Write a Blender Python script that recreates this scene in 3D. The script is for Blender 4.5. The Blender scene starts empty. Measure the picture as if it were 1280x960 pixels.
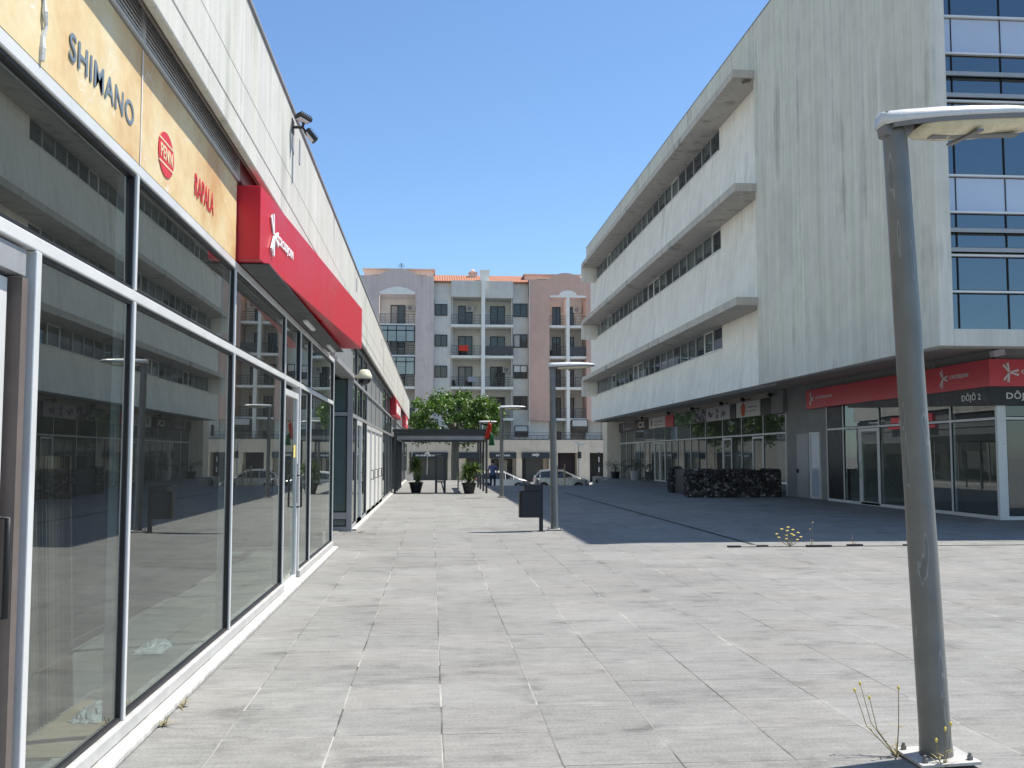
import bpy, bmesh, math, random
from mathutils import Vector, Matrix
random.seed(7)
R = math.radians
sc = bpy.context.scene
COL = sc.collection

# ------------------------------------------------------------------ camera
FOC, HEYE, VPX, VPY = 1260.0, 1.6, 539.5, 570.0
TH = math.atan((VPY-480)/FOC)
PS = math.atan((640-VPX)/FOC*math.cos(TH))
cd = bpy.data.cameras.new('camera'); cam = bpy.data.objects.new('camera', cd); COL.objects.link(cam)
cd.sensor_width = 36; cd.lens = 36*FOC/1280; cd.clip_start = 0.05; cd.clip_end = 6000
cam.location = (0, 0, HEYE); cam.rotation_euler = (R(90)+TH, 0, -PS)
sc.camera = cam

# ------------------------------------------------------------------ light
AZ = math.atan2(1.0, .29); EL = R(63)
w = bpy.data.worlds.new('World'); sc.world = w; w.use_nodes = True
nt = w.node_tree; nt.nodes.clear()
sky = nt.nodes.new('ShaderNodeTexSky'); sky.sky_type = 'NISHITA'; sky.sun_disc = False
sky.sun_elevation = EL; sky.sun_rotation = AZ; sky.air_density = 1.0; sky.dust_density = .5; sky.ozone_density = 2.0
sky.altitude = 50
bg = nt.nodes.new('ShaderNodeBackground'); bg.inputs[1].default_value = .12
wo = nt.nodes.new('ShaderNodeOutputWorld')
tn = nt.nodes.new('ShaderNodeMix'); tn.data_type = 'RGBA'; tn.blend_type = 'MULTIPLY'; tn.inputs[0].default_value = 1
# clear blue ahead, unseen western sky made paler and brighter to fill shaded walls
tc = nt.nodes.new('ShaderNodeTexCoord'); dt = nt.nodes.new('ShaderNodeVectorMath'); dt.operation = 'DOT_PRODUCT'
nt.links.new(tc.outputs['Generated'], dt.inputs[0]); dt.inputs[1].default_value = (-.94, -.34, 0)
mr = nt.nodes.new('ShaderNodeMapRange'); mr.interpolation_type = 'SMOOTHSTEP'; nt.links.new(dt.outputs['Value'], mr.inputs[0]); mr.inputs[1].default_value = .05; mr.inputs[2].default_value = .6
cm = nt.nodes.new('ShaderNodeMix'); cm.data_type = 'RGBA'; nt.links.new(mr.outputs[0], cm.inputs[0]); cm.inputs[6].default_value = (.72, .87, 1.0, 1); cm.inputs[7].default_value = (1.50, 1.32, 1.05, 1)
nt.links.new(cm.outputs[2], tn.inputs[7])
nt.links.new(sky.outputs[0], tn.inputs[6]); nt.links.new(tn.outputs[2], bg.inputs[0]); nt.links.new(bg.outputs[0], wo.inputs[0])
sd = bpy.data.lights.new('sun', 'SUN'); sd.energy = 4.8; sd.angle = R(.5); sd.color = (1, .94, .84)
so = bpy.data.objects.new('sun', sd); COL.objects.link(so); so.location = (30, 10, 60)
tosun = Vector((math.sin(AZ)*math.cos(EL), math.cos(AZ)*math.cos(EL), math.sin(EL)))
so.rotation_euler = tosun.to_track_quat('Z', 'Y').to_euler()
sc.view_settings.view_transform = 'Standard'; sc.view_settings.look = 'None'
sc.view_settings.exposure = 0.62; sc.view_settings.gamma = 1
sc.cycles.use_denoising = True
sc.cycles.max_bounces = 10; sc.cycles.diffuse_bounces = 4; sc.cycles.glossy_bounces = 5
sc.cycles.transparent_max_bounces = 24; sc.cycles.transmission_bounces = 4
sc.cycles.caustics_reflective = True; sc.cycles.blur_glossy = .6; sc.cycles.caustics_refractive = False
sc.cycles.sample_clamp_indirect = 6

# ------------------------------------------------------------------ materials
class NT:
    def __init__(s, name):
        s.m = bpy.data.materials.new(name); s.m.use_nodes = True
        s.t = s.m.node_tree; s.t.nodes.clear()
        s.out = s.n('ShaderNodeOutputMaterial')
    def n(s, typ, **kw):
        nd = s.t.nodes.new(typ)
        for k, v in kw.items(): setattr(nd, k, v)
        return nd
    def l(s, a, b): s.t.links.new(a, b)
    def setin(s, sock, v):
        if hasattr(v, 'links'): s.l(v, sock)
        else: sock.default_value = v
    def math(s, op, a, b=0.0, c=None):
        nd = s.n('ShaderNodeMath', operation=op)
        s.setin(nd.inputs[0], a); s.setin(nd.inputs[1], b)
        if c is not None: s.setin(nd.inputs[2], c)
        return nd.outputs[0]
    def mix(s, f, a, b, blend='MIX'):
        nd = s.n('ShaderNodeMix', data_type='RGBA', blend_type=blend)
        s.setin(nd.inputs[0], f); s.setin(nd.inputs[6], a); s.setin(nd.inputs[7], b)
        return nd.outputs[2]
    def pos(s, scale=(1, 1, 1), obj=False):
        if obj: p = s.n('ShaderNodeTexCoord').outputs['Object']
        else: p = s.n('ShaderNodeNewGeometry').outputs['Position']
        mp = s.n('ShaderNodeVectorMath', operation='MULTIPLY'); s.l(p, mp.inputs[0]); mp.inputs[1].default_value = scale
        return mp.outputs[0]
    def noise(s, vec, scale=1., detail=3., rough=.55):
        nd = s.n('ShaderNodeTexNoise'); s.l(vec, nd.inputs['Vector'])
        nd.inputs['Scale'].default_value = scale; nd.inputs['Detail'].default_value = detail; nd.inputs['Roughness'].default_value = rough
        return nd.outputs['Fac']
    def ramp(s, f, stops):
        nd = s.n('ShaderNodeValToRGB'); s.l(f, nd.inputs[0])
        e = nd.color_ramp.elements
        while len(e) < len(stops): e.new(.5)
        for q, (p, c) in zip(e, stops): q.position = p; q.color = c if len(c) == 4 else (*c, 1)
        return nd.outputs[0]
    def mapr(s, f, a, b, c=0., d=1.):
        nd = s.n('ShaderNodeMapRange'); s.l(f, nd.inputs[0])
        for k, v in zip((1, 2, 3, 4), (a, b, c, d)): nd.inputs[k].default_value = v
        return nd.outputs[0]
    def bsdf(s, col, rough=.6, metal=0., spec=.5, bump=None, bs=.3, bd=.02):
        p = s.n('ShaderNodeBsdfPrincipled')
        s.setin(p.inputs['Base Color'], col if hasattr(col, 'links') or len(col) == 4 else (*col, 1))
        s.setin(p.inputs['Roughness'], rough); s.setin(p.inputs['Metallic'], metal)
        p.inputs['Specular IOR Level'].default_value = spec
        if bump is not None:
            b = s.n('ShaderNodeBump'); b.inputs['Strength'].default_value = bs; b.inputs['Distance'].default_value = bd
            s.l(bump, b.inputs['Height']); s.l(b.outputs[0], p.inputs['Normal'])
        s.l(p.outputs[0], s.out.inputs[0])
        return s.m

def c4(c): return (*c, 1)
def plain(name, col, rough=.5, metal=0., var=.12, scale=6., spec=.5, obj=False, bump=.15):
    t = NT(name); p = t.pos(obj=obj)
    n = t.noise(p, scale, 4)
    n2 = t.noise(p, scale*9, 2)
    f = t.math('ADD', t.math('MULTIPLY', n, .7), t.math('MULTIPLY', n2, .3))
    col2 = t.mix(t.mapr(f, .3, .7), c4([x*(1-var) for x in col]), c4([min(1, x*(1+var)) for x in col]))
    return t.bsdf(col2, t.mapr(n, .3, .7, max(0, rough-.08), min(1, rough+.08)), metal, spec, n2, bump, .004)

def glass(name, tint, ior=1.9, gloss=(.95, .97, 1), warp=.04, wscale=1.1, rough=0.0, dust=0):
    t = NT(name)
    p = t.pos()
    b = t.n('ShaderNodeBump'); b.inputs['Strength'].default_value = warp; b.inputs['Distance'].default_value = .02
    t.l(t.noise(p, wscale, 1.5), b.inputs['Height'])
    fr = t.n('ShaderNodeFresnel'); fr.inputs[0].default_value = ior
    tr = t.n('ShaderNodeBsdfTransparent'); tr.inputs[0].default_value = c4(tint)
    gl = t.n('ShaderNodeBsdfGlossy'); gl.inputs[0].default_value = c4(gloss); gl.inputs['Roughness'].default_value = rough
    t.l(b.outputs[0], gl.inputs['Normal'])
    bf = t.n('ShaderNodeNewGeometry').outputs['Backfacing']
    tr.inputs[0].default_value = (1, 1, 1, 1); t.l(t.mix(bf, c4(tint), (1, 1, 1, 1)), tr.inputs[0])
    mx = t.n('ShaderNodeMixShader'); t.l(t.math('MULTIPLY', fr.outputs[0], t.math('SUBTRACT', 1., bf)), mx.inputs[0]); t.l(tr.outputs[0], mx.inputs[1]); t.l(gl.outputs[0], mx.inputs[2])
    if dust:
        df = t.n('ShaderNodeBsdfDiffuse'); df.inputs[0].default_value = (.62, .62, .58, 1)
        ds = t.math('ADD', t.math('MULTIPLY', t.noise(t.pos((1, 5., .5)), 1.2, 4, .6), .6), t.math('MULTIPLY', t.noise(p, .9, 4), .4))
        m2 = t.n('ShaderNodeMixShader'); t.l(t.math('MULTIPLY', t.mapr(ds, .35, .72, dust*.25, dust), t.math('SUBTRACT', 1., bf)), m2.inputs[0])
        t.l(mx.outputs[0], m2.inputs[1]); t.l(df.outputs[0], m2.inputs[2]); t.l(m2.outputs[0], t.out.inputs[0])
    else: t.l(mx.outputs[0], t.out.inputs[0])
    return t.m

def paving(name, base, ox=.07, oy=.19, sx=.62, sy=.64):
    t = NT(name)
    g = t.n('ShaderNodeNewGeometry').outputs['Position']
    sp = t.n('ShaderNodeSeparateXYZ'); t.l(g, sp.inputs[0])
    def cell(a, o, s):
        q = t.math('DIVIDE', t.math('SUBTRACT', a, o), s)
        fl = t.math('FLOOR', q); fr = t.math('SUBTRACT', q, fl)
        d = t.math('MULTIPLY', t.math('MINIMUM', fr, t.math('SUBTRACT', 1.0, fr)), s)
        return fl, d
    wob = t.math('MULTIPLY', t.math('SUBTRACT', t.noise(g, 1.3, 3), .5), .014)
    fx, dx = cell(t.math('ADD', sp.outputs[0], wob), ox, sx)
    fy, dy = cell(t.math('ADD', sp.outputs[1], wob), oy, sy)
    cb = t.n('ShaderNodeCombineXYZ'); t.l(fx, cb.inputs[0]); t.l(fy, cb.inputs[1])
    wn = t.n('ShaderNodeTexWhiteNoise', noise_dimensions='2D'); t.l(cb.outputs[0], wn.inputs['Vector'])
    rnd = wn.outputs['Value']
    wn2 = t.n('ShaderNodeTexWhiteNoise', noise_dimensions='2D')
    va = t.n('ShaderNodeVectorMath', operation='ADD'); t.l(cb.outputs[0], va.inputs[0]); va.inputs[1].default_value = (31.3, 7.7, 0); t.l(va.outputs[0], wn2.inputs['Vector'])
    rnd2 = wn2.outputs['Value']
    # coarse and fine streaks across the slab
    off = t.n('ShaderNodeCombineXYZ'); t.l(t.math('MULTIPLY', rnd, 40.), off.inputs[0]); t.l(t.math('MULTIPLY', rnd2, 40.), off.inputs[1])
    ad = t.n('ShaderNodeVectorMath', operation='ADD'); t.l(g, ad.inputs[0]); t.l(off.outputs[0], ad.inputs[1])
    def sv(vec, s):
        mp = t.n('ShaderNodeVectorMath', operation='MULTIPLY'); t.l(vec, mp.inputs[0]); mp.inputs[1].default_value = s
        return mp.outputs[0]
    st = t.noise(sv(ad.outputs[0], (2.6, 17, 1)), 1., 6, .78)
    st2 = t.noise(sv(ad.outputs[0], (6, 9, 1)), 1., 4, .6)
    grain = t.noise(sv(g, (48, 85, 1)), 1., 3, .7)
    big = t.noise(g, .55, 4, .6)
    stain = t.noise(sv(g, (1.0, 2.6, 1)), 1.1, 5, .7)
    v = t.math('ADD', .82, t.math('MULTIPLY', rnd, .09))
    v = t.math('ADD', v, t.math('MULTIPLY', t.math('SUBTRACT', st, .5), .85))
    v = t.math('ADD', v, t.math('MULTIPLY', t.math('SUBTRACT', st2, .5), .30))
    v = t.math('ADD', v, t.math('MULTIPLY', t.math('SUBTRACT', grain, .5), 1.0))
    v = t.math('ADD', v, t.math('MULTIPLY', t.math('SUBTRACT', big, .5), .5))
    dk = t.mapr(stain, .54, .72)
    v = t.math('MULTIPLY', v, t.math('SUBTRACT', 1.0, t.math('MULTIPLY', dk, .36)))
    # pale bloom along some joints, dark worn patches along others, old gum spots
    dj = t.math('MINIMUM', dx, dy); ed = t.mapr(dj, .0, .07, 1., 0.)
    en = t.noise(g, 2.2, 4, .6)
    v = t.math('ADD', v, t.math('MULTIPLY', t.math('MULTIPLY', ed, t.mapr(en, .56, .70)), .22))
    v = t.math('SUBTRACT', v, t.math('MULTIPLY', t.math('MULTIPLY', t.mapr(dj, 0, .16, 1., 0.), t.mapr(en, .44, .32)), .26))
    vo = t.n('ShaderNodeTexVoronoi'); t.l(g, vo.inputs['Vector']); vo.inputs['Scale'].default_value = 1.15
    sc_ = t.n('ShaderNodeSeparateColor'); t.l(vo.outputs['Color'], sc_.inputs[0])
    gum = t.math('LESS_THAN', vo.outputs['Distance'], t.mapr(sc_.outputs[0], 0, 1, .0, .028))
    v = t.math('MULTIPLY', v, t.math('SUBTRACT', 1., t.math('MULTIPLY', gum, .42)))
    vc = t.n('ShaderNodeCombineXYZ')
    for k in range(3): t.l(v, vc.inputs[k])
    warm = t.mix(t.mapr(rnd2, .55, 1., 0, .35), c4(base), c4((base[0]*1.06, base[1]*.985, base[2]*.95)))
    col = t.mix(1.0, warm, vc.outputs[0], 'MULTIPLY')
    # joints: some dark, some filled with pale mortar
    jn = t.noise(g, .9, 2)
    jw = t.mapr(t.noise(g, 3.1, 3), .3, .7, .003, .0075)
    jx = t.math('LESS_THAN', dx, jw); jy = t.math('LESS_THAN', dy, t.math('MULTIPLY', jw, .8))
    j = t.math('MAXIMUM', jx, jy)
    jcol = t.ramp(t.math('ADD', t.math('MULTIPLY', jn, .6), t.math('MULTIPLY', rnd, .4)), [(.0, (.035, .035, .03)), (.47, (.07, .068, .06)), (.60, (.36, .35, .33)), (1., (.5, .49, .46))])
    col = t.mix(t.math('MULTIPLY', j, t.mapr(t.noise(g, 2.3, 3), .35, .6, .35, 1.)), col, jcol)
    h = t.math('ADD', t.math('MULTIPLY', st, .2), t.math('MULTIPLY', grain, .25))
    h = t.math('SUBTRACT', h, t.math('MULTIPLY', j, .8))
    return t.bsdf(col, .82, 0, .25, h, .5, .006)

def concrete(name, base, streak=.5, rough=.85, seams=None, green=.0, dark=.55, axis='z'):
    t = NT(name)
    p = t.pos((1, 1, 1)); pv = t.pos((7., 7., .12)); pv2 = t.pos((1.7, 1.7, .10)); pf = t.pos((26., 26., .5))
    s1 = t.noise(pv, 1., 4, .6); s2 = t.noise(pv2, 1., 4, .6); s3 = t.noise(pf, 1., 3, .6)
    b = t.noise(p, .35, 5, .65); g = t.noise(p, 40, 3)
    v = t.math('ADD', 1.0, t.math('MULTIPLY', t.math('SUBTRACT', s1, .5), streak*1.1))
    v = t.math('ADD', v, t.math('MULTIPLY', t.math('SUBTRACT', s2, .5), streak*1.1))
    v = t.math('ADD', v, t.math('MULTIPLY', t.math('SUBTRACT', s3, .5), streak*.5))
    v = t.math('ADD', v, t.math('MULTIPLY', t.math('SUBTRACT', b, .5), .5))
    mo = t.noise(p, 1.5, 6, .72)
    v = t.math('ADD', v, t.math('MULTIPLY', t.math('SUBTRACT', mo, .5), .30))
    v = t.math('ADD', v, t.math('MULTIPLY', t.math('SUBTRACT', g, .5), .32))
    dk = t.mapr(t.math('MULTIPLY', s2, t.mapr(b, .3, .7, .6, 1.2)), .5, .68)
    v = t.math('MULTIPLY', v, t.math('SUBTRACT', 1., t.math('MULTIPLY', dk, 1-dark)))
    hgt = t.math('ADD', t.math('MULTIPLY', s3, .5), t.math('MULTIPLY', g, .5))
    if seams:
        gp = t.n('ShaderNodeNewGeometry').outputs['Position']; sp = t.n('ShaderNodeSeparateXYZ'); t.l(gp, sp.inputs[0])
        for ax, o, s, wd in seams:
            q = t.math('DIVIDE', t.math('SUBTRACT', sp.outputs[ax], o), s)
            fr = t.math('FRACT', q)
            d = t.math('MULTIPLY', t.math('MINIMUM', fr, t.math('SUBTRACT', 1., fr)), s)
            k = t.math('LESS_THAN', d, wd)
            v = t.math('MULTIPLY', v, t.math('SUBTRACT', 1., t.math('MULTIPLY', k, .28 if ax == 1 else .5)))
            hgt = t.math('SUBTRACT', hgt, k)
    vc = t.n('ShaderNodeCombineXYZ')
    for k in range(3): t.l(v, vc.inputs[k])
    bc = t.mix(t.mapr(t.noise(pv2, 1.7, 3), .4, .7, 0, green), c4(base), c4((base[0]*.86, base[1]*.95, base[2]*.74)))
    return t.bsdf(t.mix(1., bc, vc.outputs[0], 'MULTIPLY'), rough, 0, .25, hgt, .35, .006)

M = {}
M['paving'] = paving('plaza paving', (.248, .25, .242))
M['asphalt'] = plain('street asphalt', (.075, .077, .08), .9, var=.25, scale=.8)
M['sidewalk'] = plain('sidewalk slabs', (.34, .33, .31), .9, var=.15, scale=1.2)
M['earth'] = plain('ground', (.22, .21, .19), .95, var=.2, scale=.1)
M['conc_left'] = concrete('pale concrete cladding', (.56, .55, .525), .30, seams=[(1, .35, 1.32, .004), (2, 4.635, 4.0, .008)], green=.35, dark=.66)
M['conc_right'] = concrete('board marked grey concrete', (.655, .635, .58), .44, green=.22, dark=.62)
M['conc_ledge'] = concrete('weathered ledge concrete', (.52, .485, .445), .35, dark=.55)
M['conc_white'] = concrete('pale painted concrete', (.84, .81, .755), .26, dark=.72)
M['conc_soffit'] = plain('soffit render', (.52, .47, .41), .9, var=.12, scale=1.)
M['alu'] = plain('aluminium frame', (.70, .71, .70), .35, .15, .05, 3.)
M['alu_dull'] = plain('grey aluminium', (.36, .37, .38), .45, .3, .1, 3.)
M['alu_sill'] = plain('darkened aluminium sill', (.46, .46, .45), .5, .1, .15, 6.)  # frame aluminium darkened in colour where sunlit upward faces came out too bright
M['gasket'] = plain('black gasket', (.015, .015, .017), .5, var=.1)
M['kerb_white'] = plain('flaking white paint', (.46, .455, .43), .9, var=.40, scale=11, bump=.6)
M['louvre'] = plain('louvre slat', (.82, .82, .82), .45, .2, .08)
M['flash'] = plain('brown flashing', (.16, .13, .115), .6, .2, .2, 2.)
M['dark'] = plain('dark recess', (.02, .02, .022), .8, var=.2)
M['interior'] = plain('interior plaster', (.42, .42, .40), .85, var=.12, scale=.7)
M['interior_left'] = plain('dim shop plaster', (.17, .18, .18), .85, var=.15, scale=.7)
M['interior_dark'] = plain('dark interior', (.08, .085, .09), .85, var=.25, scale=.6)
M['int_floor'] = plain('interior floor', (.24, .24, .225), .45, var=.12, scale=1.)
M['glass'] = glass('shop glass', (.52, .60, .60), 2.9, (.94, .98, .95), .018, .7, dust=.022)
M['glass_r'] = glass('shaded shop glass', (.55, .62, .62), 2.1, (.86, .9, .92), .05, .8, dust=.06)
M['teal'] = plain('frosted teal glass', (.10, .145, .14), .16, var=.12, scale=.8, spec=.8, bump=0)
M['glass_blue'] = glass('blue curtain glass', (.10, .16, .22), 3.2, (.68, .78, .82), .03, .5)
M['panel_blue'] = plain('blue grey spandrel panel', (.50, .56, .66), .18, .15, .05, .6, spec=.8, bump=.0)
M['glass_win'] = glass('office window glass', (.55, .60, .60), 2.6, (.8, .9, 1.), .05, .9)
M['red'] = plain('red sign panel', (.54, .012, .028), .35, var=.05, scale=1.2, bump=.03)
M['red_dark'] = plain('deep red sign panel', (.74, .085, .11), .4, var=.06, scale=1.2, bump=.03)
M['white'] = plain('white lettering', (.82, .82, .82), .5, var=.02)
M['black'] = plain('black board', (.018, .019, .022), .4, var=.1)
M['navy'] = plain('blue grey lettering', (.16, .21, .26), .5, var=.05)
M['badge_red'] = plain('badge red', (.60, .035, .05), .5, var=.05)
M['cream'] = plain('cream lettering', (.75, .60, .38), .5, var=.05)
M['pole'] = None
M['lamp_shell'] = plain('lamp shell', (.66, .67, .66), .3, .1, .06, 8., obj=True)
M['lamp_grey'] = plain('lamp casting', (.20, .20, .205), .5, .3, .1, 8., obj=True)
M['lens'] = plain('yellowed lamp lens', (.66, .60, .42), .25, var=.18, scale=14, obj=True)
M['steel_dark'] = plain('dark painted steel', (.045, .048, .052), .5, .2, .15, 4.)
M['steel_pergola'] = plain('pergola grey steel', (.060, .066, .072), .5, .2, .15, 3.)
M['bin'] = plain('dark bin metal', (.02, .025, .032), .45, .3, .12, 8.)
M['pot'] = plain('black plastic pot', (.016, .017, .018), .5, var=.15, scale=9)
M['pot_pale'] = plain('pale plastic pot', (.42, .43, .44), .6, var=.1, scale=9)
M['bark'] = plain('grey bark', (.17, .155, .125), .95, var=.3, scale=9, bump=.8)
M['soil'] = plain('potting soil', (.05, .04, .03), .95, var=.3, scale=30)
M['terracotta'] = None
M['wood'] = plain('bare wood', (.40, .32, .2), .8, var=.15, scale=8)
M['brass'] = plain('dry straw', (.5, .4, .2), .8, var=.2)
M['yellow'] = plain('yellow flower', (.75, .6, .12), .7, var=.1)
M['weed'] = plain('weed stem', (.26, .22, .11), .8, var=.25, scale=12)
M['skin'] = plain('skin', (.42, .26, .19), .6, var=.05)
M['shirt'] = plain('blue shirt', (.10, .13, .26), .85, var=.15, scale=12)
M['jeans'] = plain('navy jeans', (.02, .025, .05), .9, var=.15, scale=12)
M['hair'] = plain('dark hair', (.025, .02, .016), .7, var=.2, scale=30)
M['car_white'] = plain('white car paint', (.72, .73, .73), .18, var=.02, spec=.7, bump=0)
M['car_silver'] = plain('silver car paint', (.38, .39, .40), .25, .5, .03, spec=.7, bump=0)
M['car_glass'] = plain('car glass', (.015, .018, .02), .06, var=.05, spec=.9, bump=0)
M['tyre'] = plain('tyre rubber', (.018, .018, .018), .85, var=.15)
M['rim'] = plain('alloy rim', (.45, .45, .46), .35, .7, .05)
M['dome_cream'] = plain('cream plastic', (.72, .68, .52), .4, var=.06)
M['dome_black'] = plain('smoked dome', (.012, .013, .015), .1, var=.05, spec=.8)
M['cardboard'] = plain('cardboard', (.42, .33, .22), .85, var=.12, scale=5)
M['plastic_film'] = plain('clear crumpled film', (.58, .60, .60), .3, var=.2, scale=12, bump=.8)
M['apt_grey'] = concrete('pale grey render', (.74, .71, .66), .16, dark=.86)
M['apt_pinkgrey'] = concrete('lilac pink render', (.66, .56, .525), .26, dark=.72)
M['apt_pink'] = concrete('salmon pink render', (.64, .43, .36), .10, dark=.9)
M['apt_peach'] = concrete('peach render', (.72, .55, .46), .15, dark=.85)
M['apt_white'] = plain('white render', (.86, .84, .79), .9, var=.06, scale=2.)
M['apt_loggia'] = plain('cream loggia render', (.82, .80, .74), .9, var=.08, scale=1.)
M['apt_podium'] = concrete('stone coloured podium', (.66, .59, .49), .22, dark=.8)
M['apt_dark'] = plain('dark brown frame', (.028, .022, .022), .6, var=.2)
M['apt_rail'] = plain('dark railing', (.07, .07, .075), .5, var=.2)
M['apt_bluegrey'] = concrete('blue grey render', (.62, .61, .57), .15, dark=.86)
M['shutter'] = plain('roller shutter', (.62, .62, .60), .7, var=.06)
M['shop_blue'] = plain('dark blue fascia', (.025, .038, .055), .6, var=.15)
M['shop_grey'] = plain('grey roller door', (.13, .14, .15), .7, var=.1, scale=2)
M['shop_violet'] = plain('dark violet shopfront', (.03, .02, .035), .6, var=.3, scale=1)
M['curtain'] = plain('net curtain', (.42, .42, .40), .9, var=.12, scale=3)
M['green_sign'] = None
M['orange'] = plain('orange swirl', (.62, .13, .06), .6, var=.15, scale=4)
M['brown_sign'] = plain('dark brown sign', (.055, .035, .038), .6, var=.12)
M['sign_white'] = plain('white sign panel', (.78, .78, .74), .6, var=.05)
M['sign_grey'] = plain('pale grey sign panel', (.62, .63, .65), .6, var=.06)
M['ink'] = plain('sign ink', (.05, .05, .06), .7, var=.1)
M['ink_grey'] = plain('grey ink', (.30, .31, .34), .7, var=.1)
M['flag_red'] = plain('red cloth', (.60, .05, .03), .9, var=.1, scale=9)
M['flag_green'] = plain('green cloth', (.04, .18, .06), .9, var=.1, scale=9)
M['screen'] = glass('windscreen glass', (.45, .5, .52), 1.5, (.9, .95, 1.), .02)
M['clad'] = None

def _pole():
    t = NT('weathered grey pole paint'); p = t.pos(obj=True)
    n = t.noise(p, 5, 4); 
    mp = t.n('ShaderNodeVectorMath', operation='MULTIPLY'); t.l(p, mp.inputs[0]); mp.inputs[1].default_value = (15, 15, 1.9)
    pe = t.noise(mp.outputs[0], 1., 2, .5)
    edge = t.math('LESS_THAN', t.math('ABSOLUTE', t.math('SUBTRACT', pe, .64)), .010)
    inside = t.math('GREATER_THAN', pe, .64)
    base = t.mix(t.mapr(n, .3, .7), c4((.15, .155, .145)), c4((.195, .20, .19)))
    col = t.mix(t.math('MULTIPLY', inside, .55), base, c4((.12, .135, .14)))
    col = t.mix(t.math('MULTIPLY', edge, .36), col, c4((.42, .44, .44)))
    return t.bsdf(col, .42, .1, .5, t.math('SUBTRACT', 1., inside), .3, .003)
M['pole'] = _pole()
def _terra():
    t = NT('terracotta tiles'); g = t.n('ShaderNodeNewGeometry').outputs['Position']; sp = t.n('ShaderNodeSeparateXYZ'); t.l(g, sp.inputs[0])
    wv = t.math('SINE', t.math('MULTIPLY', sp.outputs[0], 2*math.pi/.24)); 
    rows = t.math('FRACT', t.math('MULTIPLY', sp.outputs[1], 2.6))
    n = t.noise(g, 1.6, 4); n2 = t.noise(g, 9, 2)
    col = t.mix(t.mapr(n2, .3, .7), c4((.36, .15, .09)), c4((.48, .24, .16)))
    col = t.mix(t.mapr(n, .5, .75, 0, .5), col, c4((.22, .12, .09)))
    return t.bsdf(col, .85, 0, .2, t.math('ADD', t.math('MULTIPLY', wv, .5), t.math('MULTIPLY', rows, .4)), 1., .06)
M['terracotta'] = _terra()
def _banner():
    t = NT('faded cream and amber banner'); p = t.pos(); 
    n = t.noise(p, 1.1, 4, .6); n2 = t.noise(p, 60, 2)
    col = t.ramp(n, [(.34, (.76, .68, .45)), (.5, (.73, .56, .30)), (.68, (.58, .33, .13))])
    vo = t.n('ShaderNodeTexVoronoi', feature='DISTANCE_TO_EDGE'); 
    mp = t.n('ShaderNodeVectorMath', operation='MULTIPLY'); t.l(p, mp.inputs[0]); mp.inputs[1].default_value = (1, 1.1, 1.7)
    ad = t.n('ShaderNodeVectorMath', operation='ADD'); t.l(mp.outputs[0], ad.inputs[0])
    nv = t.n('ShaderNodeTexNoise'); t.l(p, nv.inputs['Vector']); nv.inputs['Scale'].default_value = 3; t.l(nv.outputs['Color'], ad.inputs[1])
    t.l(ad.outputs[0], vo.inputs['Vector']); vo.inputs['Scale'].default_value = 1.3
    ln = t.math('MULTIPLY', t.math('LESS_THAN', vo.outputs[0], .006), t.math('GREATER_THAN', t.noise(p, 1.7, 2), .5))
    col = t.mix(t.math('MULTIPLY', ln, .7), col, c4((.8, .77, .7)))
    col = t.mix(t.mapr(n2, .45, .8, 0, .18), col, c4((.45, .3, .15)))
    return t.bsdf(col, .4, 0, .4, n, .6, .05)
M['banner'] = _banner()
def _green():
    t = NT('green landscape sign'); p = t.pos((.9, .9, 3.5)); n = t.noise(p, 1., 3)
    return t.bsdf(t.ramp(n, [(.38, (.02, .10, .015)), (.5, (.06, .22, .05)), (.58, (.30, .36, .28)), (.7, (.36, .40, .36))]), .6)
M['green_sign'] = _green()
def _speck():
    t = NT('black and white speckled sign'); p = t.pos((1, 1, 1)); n = t.noise(p, 3.2, 3, .7)
    return t.bsdf(t.ramp(n, [(.42, (.03, .03, .05)), (.5, (.12, .13, .17)), (.56, (.42, .43, .46))]), .6)
M['speck'] = _speck()
def _clad():
    t = NT('grey ribbed cladding'); g = t.n('ShaderNodeNewGeometry').outputs['Position']; sp = t.n('ShaderNodeSeparateXYZ'); t.l(g, sp.inputs[0])
    wv = t.math('SINE', t.math('MULTIPLY', sp.outputs[1], 2*math.pi/.2))
    n = t.noise(g, 2., 3)
    return t.bsdf(t.mix(t.mapr(n, .3, .7), c4((.27, .28, .285)), c4((.34, .35, .355))), .5, .3, .5, wv, .8, .03)
M['clad'] = _clad()
def _hlouvre():
    t = NT('grey horizontal boards'); g = t.n('ShaderNodeNewGeometry').outputs['Position']; sp = t.n('ShaderNodeSeparateXYZ'); t.l(g, sp.inputs[0])
    wv = t.math('FRACT', t.math('MULTIPLY', sp.outputs[2], 7.))
    n = t.noise(g, 2., 3)
    return t.bsdf(t.mix(t.mapr(n, .3, .7), c4((.24, .245, .24)), c4((.30, .305, .30))), .6, .1, .5, wv, .7, .03)
M['boards'] = _hlouvre()
def _corr():
    t = NT('brown corrugated sheet'); g = t.n('ShaderNodeNewGeometry').outputs['Position']; sp = t.n('ShaderNodeSeparateXYZ'); t.l(g, sp.inputs[0])
    wv = t.math('SINE', t.math('MULTIPLY', sp.outputs[1], 2*math.pi/.052))
    q = t.noise(t.pos((1, 9, .2)), 1., 3)
    col = t.mix(t.mapr(q, .4, .6), c4((.10, .07, .05)), c4((.26, .21, .15)))
    return t.bsdf(col, .7, 0, .4, wv, 1., .02)
M['corrugated'] = _corr()
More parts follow.
